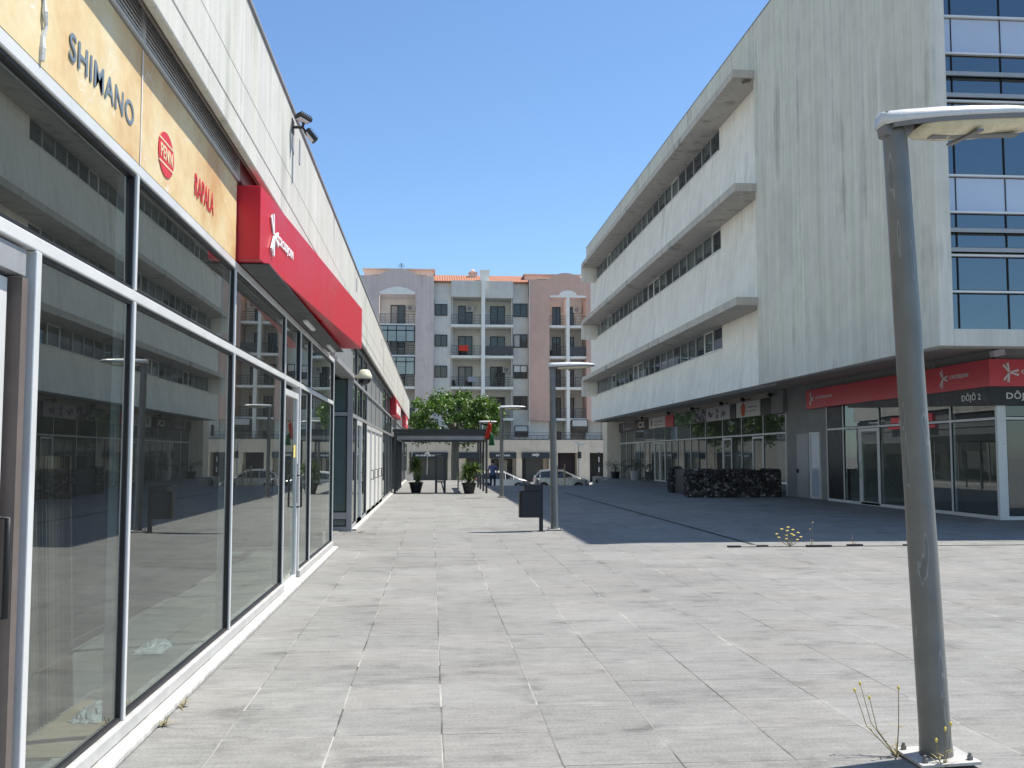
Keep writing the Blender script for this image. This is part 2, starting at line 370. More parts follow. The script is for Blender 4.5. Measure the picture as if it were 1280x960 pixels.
def _stones():
    t = NT('dark gabion stone'); p = t.pos()
    v = t.n('ShaderNodeTexVoronoi'); t.l(p, v.inputs['Vector']); v.inputs['Scale'].default_value = 9; 
    e = t.n('ShaderNodeTexVoronoi', feature='DISTANCE_TO_EDGE'); t.l(p, e.inputs['Vector']); e.inputs['Scale'].default_value = 9
    sp = t.n('ShaderNodeSeparateColor'); t.l(v.outputs['Color'], sp.inputs[0])
    k = t.mapr(e.outputs['Distance'], 0, .12)
    col = t.ramp(sp.outputs[0], [(.0, (.028, .026, .027)), (.55, (.075, .07, .07)), (.8, (.15, .142, .14)), (1., (.38, .36, .35))])
    col = t.mix(k, c4((.004, .004, .005)), col)
    return t.bsdf(col, .7, 0, .4, e.outputs['Distance'], 1., .08)
M['stones'] = _stones()
def leafmat(name, cols, tr=.25):
    t = NT(name)
    oi = t.n('ShaderNodeNewGeometry').outputs['Random Per Island']
    n = t.noise(t.pos(), 1.1, 3)
    f = t.math('ADD', t.math('MULTIPLY', oi, .55), t.math('MULTIPLY', n, .45))
    col = t.ramp(f, cols)
    p = t.n('ShaderNodeBsdfPrincipled'); t.l(col, p.inputs['Base Color']); p.inputs['Roughness'].default_value = .5
    tl = t.n('ShaderNodeBsdfTranslucent'); t.l(t.mix(1., col, c4((1.0, 1.15, .55)), 'MULTIPLY'), tl.inputs[0])
    mx = t.n('ShaderNodeMixShader'); mx.inputs[0].default_value = tr
    t.l(p.outputs[0], mx.inputs[1]); t.l(tl.outputs[0], mx.inputs[2]); t.l(mx.outputs[0], t.out.inputs[0])
    return t.m
M['leaf'] = leafmat('tree leaf', [(.2, (.03, .07, .014)), (.45, (.07, .14, .024)), (.75, (.16, .24, .04))])
M['yucca'] = leafmat('yucca leaf', [(.2, (.06, .12, .03)), (.5, (.14, .22, .05)), (.85, (.36, .40, .14))], .2)
M['palm'] = leafmat('palm leaf', [(.2, (.02, .045, .02)), (.8, (.05, .09, .04))], .15)

# ------------------------------------------------------------------ mesh helpers
ORG = {}
class MB:
    def __init__(s): s.v = []; s.f = []; s.mi = []; s.cur = 0
    def add(s, vs, fs):
        b = len(s.v); s.v += [Vector(q) for q in vs]
        for f in fs: s.f.append([b+i for i in f]); s.mi.append(s.cur)
        return s
    def box(s, x0, x1, y0, y1, z0, z1):
        x0, x1 = sorted((x0, x1)); y0, y1 = sorted((y0, y1)); z0, z1 = sorted((z0, z1))
        return s.add([(x0, y0, z0), (x1, y0, z0), (x1, y1, z0), (x0, y1, z0), (x0, y0, z1), (x1, y0, z1), (x1, y1, z1), (x0, y1, z1)],
                     [(0, 3, 2, 1), (4, 5, 6, 7), (0, 1, 5, 4), (1, 2, 6, 5), (2, 3, 7, 6), (3, 0, 4, 7)])
    def obox(s, c, size, mat):
        a, b, d = [q/2 for q in size]
        vs = [Vector(c)+mat@Vector((x, y, z)) for z in (-d, d) for x, y in ((-a, -b), (a, -b), (a, b), (-a, b))]
        return s.add(vs, [(0, 3, 2, 1), (4, 5, 6, 7), (0, 1, 5, 4), (1, 2, 6, 5), (2, 3, 7, 6), (3, 0, 4, 7)])
    def prism(s, poly, axis, a, b):
        # poly: list of 2D points in the other two axes (order x,y,z without axis)
        def p3(p, t): q = list(p); q.insert(axis, t); return q
        n = len(poly)
        area = sum(poly[i][0]*poly[(i+1) % n][1]-poly[(i+1) % n][0]*poly[i][1] for i in range(n))
        if (area < 0) != (axis == 1): poly = poly[::-1]
        vs = [p3(p, a) for p in poly]+[p3(p, b) for p in poly]
        fs = [list(range(n))[::-1], list(range(n, 2*n))]+[(i, (i+1) % n, n+(i+1) % n, n+i) for i in range(n)]
        if a > b: fs = [f[::-1] for f in fs]
        return s.add(vs, fs)
    def tube(s, pts, rad, n=8, cap=True):
        pts = [Vector(p) for p in pts]
        if not isinstance(rad, (list, tuple)): rad = [rad]*len(pts)
        b = len(s.v); up = None
        for i, p in enumerate(pts):
            d = (pts[min(i+1, len(pts)-1)]-pts[max(i-1, 0)]).normalized()
            if up is None: up = Vector((0, 0, 1)) if abs(d.z) < .9 else Vector((0, 1, 0))
            u = d.cross(up).normalized(); vv = u.cross(d).normalized(); up = vv
            for k in range(n):
                a = 2*math.pi*k/n
                s.v.append(p+u*(rad[i]*math.cos(a))+vv*(rad[i]*math.sin(a)))
        for i in range(len(pts)-1):
            for k in range(n):
                s.f.append([b+i*n+k, b+i*n+(k+1) % n, b+(i+1)*n+(k+1) % n, b+(i+1)*n+k]); s.mi.append(s.cur)
        if cap:
            s.f.append([b+k for k in range(n)][::-1]); s.mi.append(s.cur)
            s.f.append([b+(len(pts)-1)*n+k for k in range(n)]); s.mi.append(s.cur)
        return s
    def lathe(s, prof, c, n=20, axis='z'):
        b = len(s.v)
        for r, h in prof:
            for k in range(n):
                a = 2*math.pi*k/n
                q = (r*math.cos(a), r*math.sin(a), h)
                if axis == 'y': q = (q[0], q[2], q[1])
                if axis == 'x': q = (q[2], q[0], q[1])
                s.v.append(Vector(c)+Vector(q))
        for i in range(len(prof)-1):
            for k in range(n):
                s.f.append([b+i*n+k, b+i*n+(k+1) % n, b+(i+1)*n+(k+1) % n, b+(i+1)*n+k]); s.mi.append(s.cur)
        s.f.append([b+k for k in range(n)][::-1]); s.mi.append(s.cur)
        s.f.append([b+(len(prof)-1)*n+k for k in range(n)]); s.mi.append(s.cur)
        return s
    def build(s, name, mat, parent=None, org=None, smooth=False, bevel=0):
        if parent is not None: o0 = ORG[parent]
        else: o0 = Vector(org if org is not None else (0, 0, 0))
        me = bpy.data.meshes.new(name); me.from_pydata([v-o0 for v in s.v], [], s.f)
        mats = mat if isinstance(mat, (list, tuple)) else [mat]
        for m in mats: me.materials.append(m)
        for p, i in zip(me.polygons, s.mi): p.material_index = i; p.use_smooth = smooth
        bm = bmesh.new(); bm.from_mesh(me); bmesh.ops.recalc_face_normals(bm, faces=bm.faces[:]); bm.to_mesh(me); bm.free()
        o = bpy.data.objects.new(name, me); COL.objects.link(o)
        if parent is not None: o.parent = parent
        else: o.location = o0
        ORG[o] = o0
        if bevel:
            bv = o.modifiers.new('bevel', 'BEVEL'); bv.width = bevel; bv.segments = 2; bv.limit_method = 'ANGLE'; bv.angle_limit = R(40)
        return o
def tag(o, label=None, cat=None, group=None, kind=None):
    if label: o['label'] = label
    if cat: o['category'] = cat
    if group: o['group'] = group
    if kind: o['kind'] = kind
    return o
def thing(name, loc, label, cat, group=None):
    o = bpy.data.objects.new(name, None); COL.objects.link(o); o.location = loc; o.empty_display_size = .3
    ORG[o] = Vector(loc)
    return tag(o, label, cat, group)
def copy_tree(o, parent=None):
    c = o.copy(); COL.objects.link(c)
    if parent is not None: c.parent = parent
    for ch in list(o.children): copy_tree(ch, c)
    return c
def B(x0, x1, y0, y1, z0, z1): return MB().box(x0, x1, y0, y1, z0, z1)
def ring(m, axis, a0, a1, u0, u1, z0, z1, wd):
    """rectangular frame in the plane normal to axis (0: X, 1: Y)"""
    def bx(ua, ub, za, zb):
        if axis == 0: m.box(a0, a1, ua, ub, za, zb)
        else: m.box(ua, ub, a0, a1, za, zb)
    bx(u0, u0+wd, z0, z1); bx(u1-wd, u1, z0, z1); bx(u0+wd, u1-wd, z0, z0+wd); bx(u0+wd, u1-wd, z1-wd, z1)
    return m
def lettering(name, text, origin, ux, uz, wd, ht, mat, parent, depth=.012, bold=0.0, shear=0):
    cu = bpy.data.curves.new('text', 'FONT'); cu.body = text; cu.space_character = 1.08 if bold else 1.0; cu.extrude = .02; cu.offset = bold; cu.shear = shear
    to = bpy.data.objects.new('text', cu); COL.objects.link(to)
    dg = bpy.context.evaluated_depsgraph_get(); me = bpy.data.meshes.new_from_object(to.evaluated_get(dg))
    bpy.data.objects.remove(to); bpy.data.curves.remove(cu)
    xs = [v.co.x for v in me.vertices]; ys = [v.co.y for v in me.vertices]
    x0, x1, y0, y1 = min(xs), max(xs), min(ys), max(ys)
    ux = Vector(ux).normalized(); uz = Vector(uz).normalized(); nn = ux.cross(uz)
    o0 = Vector(origin)-ORG[parent]
    for v in me.vertices:
        u = (v.co.x-x0)/(x1-x0)*wd; q = (v.co.y-y0)/(y1-y0)*ht
        v.co = o0+ux*u+uz*q+nn*(depth if v.co.z > 0 else 0.0)
    me.materials.clear(); me.materials.append(mat); me.name = name
    o = bpy.data.objects.new(name, me); COL.objects.link(o); o.parent = parent; ORG[o] = ORG[parent]
    return o
def starlogo(c, ux, uz, r, mat, parent):
    ux = Vector(ux).normalized(); uz = Vector(uz).normalized(); nn = ux.cross(uz); c = Vector(c); m = MB()
    for i, a in enumerate((128, 100, 14, -14, -100, -128)):
        d = ux*math.cos(R(a))+uz*math.sin(R(a)); p = nn.cross(d); k = .002*i
        q = [c+d*r*.08-p*r*.07, c+d*r-p*r*.12, c+d*r+p*r*.12, c+d*r*.08+p*r*.07]
        m.add([v+nn*.002 for v in q]+[v+nn*(.010+k) for v in q], [(0, 3, 2, 1), (4, 5, 6, 7), (0, 1, 5, 4), (1, 2, 6, 5), (2, 3, 7, 6), (3, 0, 4, 7)])
    return m.build('logo', mat, parent)

# ================================================================== SETTING
def sheet(name, poly, z, mat, thick=None):
    m = MB(); n = len(poly)
    m.add([(x, y, z) for x, y in poly], [list(range(n))])
    if thick:
        m.add([(x, y, z) for x, y in poly]+[(x, y, z-thick) for x, y in poly], [(i, n+i, n+(i+1) % n, (i+1) % n) for i in range(n)])
    return tag(m.build(name, mat), kind='structure')
sheet('ground', [(-2500, -2500), (2500, -2500), (2500, 2500), (-2500, 2500)], -1.02, M['earth'])
plaza = [(-60, -60), (60, -60), (60, 77.5), (12.4, 77.5), (11.8, 67.2), (8.46, 54.6), (3.1, 54.6), (3.1, 67), (-60, 67)]
sheet('plaza', plaza, 0, M['paving'], 1.0)
m = MB(); m.add([(3.1, 54.6, 0), (8.46, 54.6, 0), (11.8, 67.2, -.996), (3.1, 67.2, -.996)], [(0, 1, 2, 3)])
tag(m.build('ramp', M['sidewalk']), kind='structure')
sheet('street', [(-200, 67), (200, 67), (200, 86), (-200, 86)], -1.0, M['asphalt'])
m = B(-200, 200, 86, 97, -1.1, -.86); tag(m.build('sidewalk', M['sidewalk']), kind='structure')
# slot drain along the shaded half and broken stone edging where the two pavings meet
m = B(5.77, 5.86, 18.0, 44, .003, .006); tag(m.build('slot_drain', M['dark']), kind='structure')
m = MB(); rr = random.Random(3); x = 5.2
m.box(5.2, 26, 17.50, 17.56, .004, .007)
while x < 18:
    L = rr.uniform(.12, .55)
    if rr.random() < (.85 if x < 8.5 else .45):
        y = 17.50+rr.uniform(-.10, .04); h = rr.uniform(.012, .04); a = rr.uniform(-.05, .05)
        m.prism([(x, y), (x+L, y+a), (x+L-rr.uniform(0, .06), y+a+.10), (x+rr.uniform(0, .06), y+.12)], 2, .001, h)
    x += L+rr.uniform(.02, .35)
tag(m.build('drain_edging', M['dark']), kind='structure')

# ================================================================== SHOP BUILDING (left)
XL = -1.72
sb = thing('shop_building', (-6, 30, 0), 'long low shop building with glazed aluminium front under a pale concrete band', 'building')
Y0, Y1, YE = -8, 17.75, 70.2
m = B(-1.95, -1.55, Y0, YE, 4.302, 5.40).box(-1.61, -1.55, Y0, YE, 4.11, 4.301); m.build('concrete_band', M['conc_left'], sb, bevel=.012)
B(-1.98, -1.53, Y0, YE, 5.402, 5.43).build('parapet_cap', M['alu_dull'], sb)
B(-14, -1.95, Y0, YE, 4.9, 5.1).build('roof', M['interior_dark'], sb)
B(-1.93, -1.552, Y0, YE, 4.262, 4.30).build('soffit_flashing', M['flash'], sb)
B(-1.625, -1.612, Y0, YE, 4.10, 4.26).build('edge_flashing', M['flash'], sb)
B(-14, -13.8, Y0, YE, 0, 4.9).build('rear_wall', M['interior_dark'], sb)
B(-13.8, -1.95, YE-.25, YE-.05, 0, 4.9).build('end_wall', M['conc_left'], sb)
B(-13.8, -1.95, Y0+.05, Y0+.25, 0, 4.9).build('end_wall', M['conc_left'], sb)
# louvre strip
bays = [-5.9, -2.95, 0, 2.95, 5.9, 8.85]
for a, b in zip(bays[:-1], bays[1:]):
    lv = MB(); ring(lv, 0, -1.76, -1.69, a+.002, b-.002, 4.0, 4.26, .022); fr = lv.build('louvre', M['alu'], sb)
    s = MB()
    for k in range(8):
        z = 4.03+k*.027
        s.add([(-1.70, a+.03, z), (-1.70, b-.03, z), (-1.735, b-.03, z+.018), (-1.735, a+.03, z+.018)], [(0, 1, 2, 3)])
        s.add([(-1.70, a+.03, z-.011), (-1.70, b-.03, z-.011), (-1.70, b-.03, z), (-1.70, a+.03, z)], [(0, 1, 2, 3)])
    s.build('slat', M['louvre'], fr)
    B(-1.80, -1.77, a, b, 3.98, 4.26).build('louvre_back', M['dark'], fr)
B(-1.95, -1.80, Y0, 8.85, 3.24, 4.26).build('lintel', M['interior_dark'], sb)
B(-1.95, -1.78, 8.85, Y1, 3.29, 4.26).build('lintel', M['clad'], sb)
B(-1.77, -1.70, 8.85, 43, 4.03, 4.258).build('head_strip', M['alu_dull'], sb)
# continuous frame members, section one
ys1 = [-5.9, -2.95, 0, 2.2, 5.9, 8.85, 11.9, 13.28, 14.45, Y1]
f = MB()
f.box(-1.80, -1.702, Y0, Y1, 3.222, 3.288)
f.box(-1.80, -1.702, Y0, Y1, 2.484, 2.546)
q_ = MB(); q_.box(-1.80, -1.68, Y0, 2.2, .05, .13); q_.box(-1.80, -1.68, 4.5, 11.93, .05, .13); q_.box(-1.80, -1.68, 13.28, Y1, .05, .13); q_.build('sill', M['alu_sill'], sb, bevel=.01)
for y in ys1:
    f.box(-1.82, -1.700, y-.020, y+.020, .13 if y not in (2.2,) else .0, 2.483); f.box(-1.82, -1.700, y-.019, y+.019, 2.547, 3.221)
f.box(-1.82, -1.698, 4.44, 4.50, 0.0, 2.483)
f.build('facade_frame', M['alu'], sb, bevel=.006)
k = MB(); k.box(-1.95, -1.60, Y0, Y1+.02, 0, .045); k.build('plinth', M['kerb_white'], sb, bevel=.012)
PR = random.Random(31)
def pane_x(name, x, y0, y1, z0, z1, gm, parent, gk=.018, fm=None, inset=0.022):
    w_ = ring(MB(), 0, x-.022, x+.022, y0+inset, y1-inset, z0+.004, z1-.004, gk).build(name, fm or M['gasket'], parent)
    q = PR.uniform(-.004, .004), PR.uniform(-.004, .004), PR.uniform(-.004, .004); q = q+(q[1]+q[2]-q[0],)
    ya, yb, za, zb_ = y0+inset+gk, y1-inset-gk, z0+gk+.004, z1-gk-.004; t_ = .005
    m_ = MB(); m_.add([(x+q[i]+d*t_, y, z) for d in (-1, 1) for i, (y, z) in enumerate(((ya, za), (yb, za), (ya, zb_), (yb, zb_)))],
                      [(0, 1, 3, 2), (4, 6, 7, 5), (0, 4, 5, 1), (1, 5, 7, 3), (3, 7, 6, 2), (2, 6, 4, 0)])
    m_.build('pane', gm, w_)
    return w_
for a, b in zip(ys1[:-1], ys1[1:]):
    pane_x('window', -1.737, a, b, 2.546, 3.222, M['glass'], sb)
    if (a, b) in ((2.2, 5.9), (11.9, 13.28)): continue
    pane_x('window', -1.737, a, b, .13, 2.484, M['glass'], sb)
pane_x('window', -1.737, 4.47, 5.9, .13, 2.484, M['glass'], sb)
def door_x(x, y0, y1, z1, gm, parent, fm, hside, hm):
    d = ring(MB(), 0, x-.03, x+.03, y0, y1, .02, z1, .075).build('door', fm, parent, bevel=.004)
    B(x-.006, x+.006, y0+.075, y1-.075, .095, z1-.075).build('pane', gm, d)
    yh = y1-.05 if hside > 0 else y0+.05
    hd = MB(); hd.tube([(x+.03, yh, .95), (x+.085, yh, .95), (x+.085, yh, 1.35), (x+.03, yh, 1.35)], .013, 8); hd.build('handle', hm, d, smooth=True)
    return d
dd = door_x(-1.75, 11.96, 13.22, 2.40, M['glass'], sb, M['alu'], 1, M['gasket'])
B(-1.7435, -1.7425, 12.98, 13.13, 1.58, 1.74).build('sticker', M['yellow'], dd); B(-1.7195, -1.7185, 13.15, 13.2, 1.0, 1.5).build('push_plate', M['gasket'], dd)
door_x(-1.79, 3.16, 4.30, 2.34, M['glass'], sb, M['alu'], 1, M['gasket'])
B(-1.80, -1.72, 2.24, 4.38, 2.36, 2.47).build('door_head', M['alu_dull'], sb)
B(-1.80, -1.715, 4.335, 4.395, 0.0, 2.35).build('door_jamb', M['flash'], sb)
pane_x('window', -1.75, 2.24, 3.14, .06, 2.35, M['glass'], sb)
# interior of section one
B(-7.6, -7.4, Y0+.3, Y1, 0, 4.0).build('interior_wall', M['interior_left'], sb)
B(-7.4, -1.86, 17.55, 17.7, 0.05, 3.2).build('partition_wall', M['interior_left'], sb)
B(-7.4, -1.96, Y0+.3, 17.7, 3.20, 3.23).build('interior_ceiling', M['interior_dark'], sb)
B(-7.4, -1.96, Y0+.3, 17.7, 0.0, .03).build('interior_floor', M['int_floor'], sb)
# entrance recess between the two glazed sections
B(-4.6, -1.95, Y1+.02, 21.8, 0.0, .02).build('recess_floor', M['int_floor'], sb)
B(-4.8, -4.6, Y1, 21.9, 0, 4.1).build('recess_wall', M['interior_dark'], sb)
B(-4.6, -1.95, Y1, 21.8, 3.30, 3.36).build('recess_ceiling', M['interior_dark'], sb)
B(-1.95, -1.66, Y1+.04, 21.83, 3.26, 3.35).build('recess_beam', M['alu_dull'], sb)
B(-1.95, -1.70, Y1+.04, 21.83, 3.35, 4.26).build('recess_fascia', M['clad'], sb)
f = MB()
for x0, x1 in ((-1.80, -1.69), (-3.05, -2.97), (-4.6, -4.5)): f.box(x0, x1, 21.8, 21.9, .0, 3.26)
f.box(-4.5, -1.80, 21.81, 21.89, 2.46, 2.54); f.box(-4.5, -1.80, 21.81, 21.89, .26, .40); f.box(-4.5, -1.80, 21.81, 21.89, .0, .10)
f.build('return_frame', M['alu_dull'], sb)
for z0, z1 in ((.40, 2.46), (2.54, 3.26), (.10, .26)):
    for x0, x1 in ((-2.97, -1.80), (-4.5, -3.05)):
        r = ring(MB(), 1, 21.83, 21.87, x0+.002, x1-.002, z0+.002, z1-.002, .02).build('window', M['gasket'], sb)
        B(x0+.022, x1-.022, 21.845, 21.855, z0+.022, z1-.022).build('pane', M['teal'], r)
B(-6.0, -2.2, 23.3, 23.4, .03, 3.2).build('partition_wall', M['interior_left'], sb)
# section two
ys2 = [21.87, 23.25, 25.0, 26.75, 28.9, 31.05, 33.2, 35.35, 37.9, 40.4, 43.0, 46.2, 49.4, 52.6, 55.8, 59, 62.2, 65.4, 69.9]
f = MB()
f.box(-1.80, -1.70, 21.91, 69.9, 2.44, 2.52); f.box(-1.80, -1.70, 21.91, 69.9, .05, .12); f.box(-1.80, -1.68, 21.91, 69.9, 3.20, 3.26)
for y in ys2[1:]:
    f.box(-1.82, -1.698, y-.03, y+.03, .12, 2.439); f.box(-1.82, -1.698, y-.03, y+.03, 2.521, 3.199); f.box(-1.82, -1.698, y-.03, y+.03, 3.261, 4.02)
f.build('facade_frame', M['alu_dull'], sb)
B(-1.95, -1.60, 21.92, 69.9, 0, .045).build('plinth', M['kerb_white'], sb)
for a, b in zip(ys2[:-1], ys2[1:]):
    glazed = b < 26.8 or 35.3 < a < 42.9
    if glazed:
        pane_x('window', -1.737, a, b, 2.52, 3.20, M['glass'], sb); pane_x('window', -1.737, a, b, 3.26, 4.02, M['glass'], sb)
    else:
        B(-1.78, -1.72, a+.032, b-.032, 2.522, 3.198).build('cladding_panel', M['clad'], sb)
        B(-1.78, -1.72, a+.032, b-.032, 3.262, 4.02).build('cladding_panel', M['clad'], sb)
    if a in (23.25, 26.75, 28.9, 31.05, 33.2):
        d = ring(MB(), 0, -1.77, -1.70, a+.05, b-.05, .02, 2.42, .10).build('door', M['alu'], sb)
        B(-1.75, -1.738, a+.15, b-.15, .12, 2.32).build('pane', M['glass'] if a < 26 else M['shutter'], d)
        hd = MB(); hd.tube([(-1.70, b-.12, .95), (-1.62, b-.12, .95), (-1.62, b-.12, 1.2), (-1.70, b-.12, 1.2)], .016, 8); hd.build('handle', M['gasket'], d)
    else:
        pane_x('window', -1.737, a, b, .12, 2.44, M['glass'], sb)
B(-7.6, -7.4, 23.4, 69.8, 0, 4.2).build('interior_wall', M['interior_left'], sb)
B(-7.4, -1.96, 23.4, 69.8, 0.0, .03).build('interior_floor', M['int_floor'], sb)
# weep slots in the concrete band
for y, z0, z1 in ((11.05, 4.93, 5.2), (11.6, 4.98, 5.26), (20.5, 4.95, 5.2), (31., 4.95, 5.2)):
    B(-1.56, -1.543, y, y+.10, z0, z1).build('scupper_slot', M['ink_grey'], sb)

# ---- things seen through / on the shop building
t = thing('corrugated_sheet', (-2.25, 6.15, .03), 'brown corrugated sheet standing upright behind the nearest shop pane', 'sheet')
m = MB(); n = 60
vs = []; 
for i in range(n+1):
    y = 5.60+i*(1.1/n); x = -2.25+.012*math.sin(y*2*math.pi/.06)
    vs += [(x, y, .03), (x-.06, y, 1.60)]
m.add(vs, [(2*i, 2*i+2, 2*i+3, 2*i+1) for i in range(n)]); so_ = m.build('sheet', M['corrugated'], t); 
sm = so_.modifiers.new('solid', 'SOLIDIFY'); sm.thickness = .006
ng = 14; rr = random.Random(5)
m = MB(); m.prism([(-2.2, 5.5), (-1.86, 5.5), (-1.86, 6.7), (-2.2, 6.75)], 2, .031, .05)
tag(m.build('cardboard_sheet', M['cardboard'], org=(-2.05, 6, .031)), 'flat cardboard sheet on the floor behind the nearest shop pane', 'cardboard')
def crumple(name, c, sx, sy, h, mat, label, cat, seed):
    rr = random.Random(seed); m = MB(); vs = []; n = 12
    for i in range(n+1):
        for j in range(n+1):
            u, v = i/n*2-1, j/n*2-1; e = max(0, 1-u*u)*max(0, 1-v*v)
            vs.append((c[0]+u*sx+rr.uniform(-.02, .02), c[1]+v*sy+rr.uniform(-.02, .02), c[2]+.004+e*h*rr.uniform(.35, 1.1)))
    m.add(vs, [(i*(n+1)+j, (i+1)*(n+1)+j, (i+1)*(n+1)+j+1, i*(n+1)+j+1) for i in range(n) for j in range(n)])
    o = m.build(name, mat, org=c); tag(o, label, cat); s = o.modifiers.new('solid', 'SOLIDIFY'); s.thickness = .003
    return o
crumple('plastic_film', (-2.0, 6.35, .052), .10, .2, .09, M['plastic_film'], 'crumpled clear plastic film lying on the cardboard sheet indoors', 'plastic film', 2)
crumple('plastic_bag', (-2.25, 8.6, .03), .12, .28, .08, M['plastic_film'], 'crumpled pale plastic bag on the shop floor beyond the first mullion', 'bag', 9)

# banner
bn = thing('banner', (XL, 3, 3.3), 'faded cream and amber banner strip above the nearest shop windows', 'banner')
m = MB(); n = 50; vs = []
rr = random.Random(11)
for i in range(n+1):
    y = -5.8+i*(8.8+5.8)/n
    for j in range(5):
        z = 3.29+j*(.69/4); x = -1.703+.0025*math.sin(y*2.3+j)*math.sin(j*math.pi/4)
        vs.append((x, y, z))
m.add(vs, [(i*5+j, (i+1)*5+j, (i+1)*5+j+1, i*5+j+1) for i in range(n) for j in range(4)])
m.build('cloth', M['banner'], bn, smooth=True)
B(-1.79, -1.735, -5.8, 8.8, 3.29, 3.98).build('backing', M['alu_dull'], bn)
UX, UZ = (0, 1, 0), (0, 0, 1)
lettering('lettering', 'SHIMANO', (-1.6995, 4.74, 3.455), UX, UZ, 1.02, .135, M['navy'], bn, .003, .011)
lettering('lettering', 'A', (-1.6995, 3.9, 3.62), UX, UZ, .24, .2, M['ink'], bn, .004, .0)
m = MB(); bl = []
for i in range(28):
    a = 2*math.pi*i/28; bl.append((6.47+.185*math.cos(a), 3.515+.142*math.sin(a)))
m.prism(bl, 0, -1.702, -1.697); bg_ = m.build('badge', M['badge_red'], bn)
lettering('lettering', 'PENN', (-1.6968, 6.33, 3.475), UX, UZ, .28, .085, M['cream'], bn, .003, .01)
m = MB(); m.box(-1.697, -1.695, 6.30, 6.64, 3.582, 3.594); m.box(-1.697, -1.695, 6.30, 6.64, 3.438, 3.45); m.build('badge_line', M['cream'], bn)
lettering('lettering', 'RAPALA', (-1.6995, 7.25, 3.46), UX, UZ, .62, .165, M['badge_red'], bn, .003, .008)
m = MB(); m.box(-1.70, -1.696, 5.90, 5.912, 3.29, 3.97); m.build('seam', M['white'], bn)
rr = random.Random(4); pts = [(-1.698+rr.uniform(-.004, .008), 4.42+rr.uniform(-.012, .02), 3.31+i*.055) for i in range(13)]
m = MB(); m.tube(pts, [.012+rr.uniform(-.006, .01) for _ in pts], 6); m.build('torn_fold', M['plastic_film'], bn)

# red sign on the left
def sx_(y): return -1.505+(y-8.83)*.0417
sg = thing('shop_sign', (-1.6, 12.8, 3.33), 'long red box sign with white star logo over the left shop door', 'sign')
m = MB(); a, b = 8.84, 16.85
m.add([(-1.80, a, 3.31), (sx_(a), a, 3.31), (sx_(b), b, 3.38), (-1.80, b, 3.38), (-1.80, a, 3.965), (sx_(a), a, 3.965), (sx_(b), b, 4.05), (-1.80, b, 4.05)],
      [(0, 3, 2, 1), (4, 5, 6, 7), (0, 1, 5, 4), (1, 2, 6, 5), (2, 3, 7, 6), (3, 0, 4, 7)])
m.build('sign_box', M['red'], sg, bevel=.006)
UXs = (.0417, 1, 0); nx = .006
def onsign(y, z): return (sx_(y)+nx, y, z)
starlogo(onsign(9.38, 3.64), UXs, UZ, .20, M['white'], sg)
lettering('lettering', 'CROSSJOIN', onsign(9.62, 3.585), UXs, UZ, .78, .11, M['white'], sg, .004, .03)
for y in (14.0,): 
    m = MB(); m.add([(sx_(y)+.002, y, 3.37), (sx_(y+.012)+.002, y+.012, 3.37), (sx_(y+.012)+.002, y+.012, 4.0), (sx_(y)+.002, y, 4.0)], [(0, 1, 2, 3)]); m.build('panel_joint', M['red_dark'], sg)
for a in (12.6, 15.4):
    B(-1.60, -1.55, a, a+.9, 3.26, 3.29).build('lamp_tube', M['white'], sg)
m = MB(); m.box(-1.70, -1.45, 9.0, 16.6, 3.295, 3.308); m.build('under_tray', M['steel_dark'], sg)
# far red sign and small sign
s2 = thing('shop_sign', (-1.62, 45, 3.35), 'short red box sign with white panel far along the left facade', 'sign')
B(-1.72, -1.50, 42.3, 49, 3.32, 3.98).build('sign_box', M['red'], s2)
m = MB()
for k, (a, b) in enumerate(((43.2, 44.2), (44.4, 45.1), (45.3, 46.2), (46.4, 47.2), (47.4, 48.4))): m.box(-1.499, -1.49, a, b, 3.45+.01*(k % 2), 3.86-.02*(k % 3))
m.build('lettering', M['white'], s2)
s3 = thing('shop_sign', (-1.62, 60, 3.4), 'tiny red sign at the far end of the left facade', 'sign')
B(-1.72, -1.50, 58.5, 64, 3.3, 3.95).build('sign_box', M['red_dark'], s3)
m = MB(); m.box(-1.499, -1.49, 60, 63, 3.5, 3.75); m.build('lettering', M['white'], s3)
# flood lights on the parapet
fl = thing('floodlight', (-1.5, 11.3, 5.30), 'pair of black floodlights on the edge of the left concrete parapet', 'floodlight')
m = MB(); m.tube([(-1.56, 11.05, 5.22), (-1.44, 11.05, 5.22), (-1.42, 10.98, 5.26)], .018, 8); m.tube([(-1.44, 11.05, 5.22), (-1.40, 11.15, 5.17)], .014, 8); m.box(-1.56, -1.54, 10.97, 11.13, 5.15, 5.30); m.build('bracket', M['gasket'], fl)
for c, ry, rz in (((-1.42, 10.95, 5.29), 15, 40), ((-1.36, 11.15, 5.16), 48, 20)):
    mt = Matrix.Rotation(R(rz), 3, 'Z')@Matrix.Rotation(R(ry), 3, 'Y')
    h = MB().obox(c, (.16, .13, .045), mt).build('lamp_head', M['gasket'], fl, bevel=.008)
    MB().obox(Vector(c)-mt@Vector((0, 0, .03)), (.12, .10, .006), mt).build('lens', M['sign_grey'], h)
    m = MB()
    for k in range(6): m.obox(Vector(c)+mt@Vector((-.06+k*.024, 0, .032)), (.005, .11, .02), mt)
    m.build('fin', M['gasket'], h)
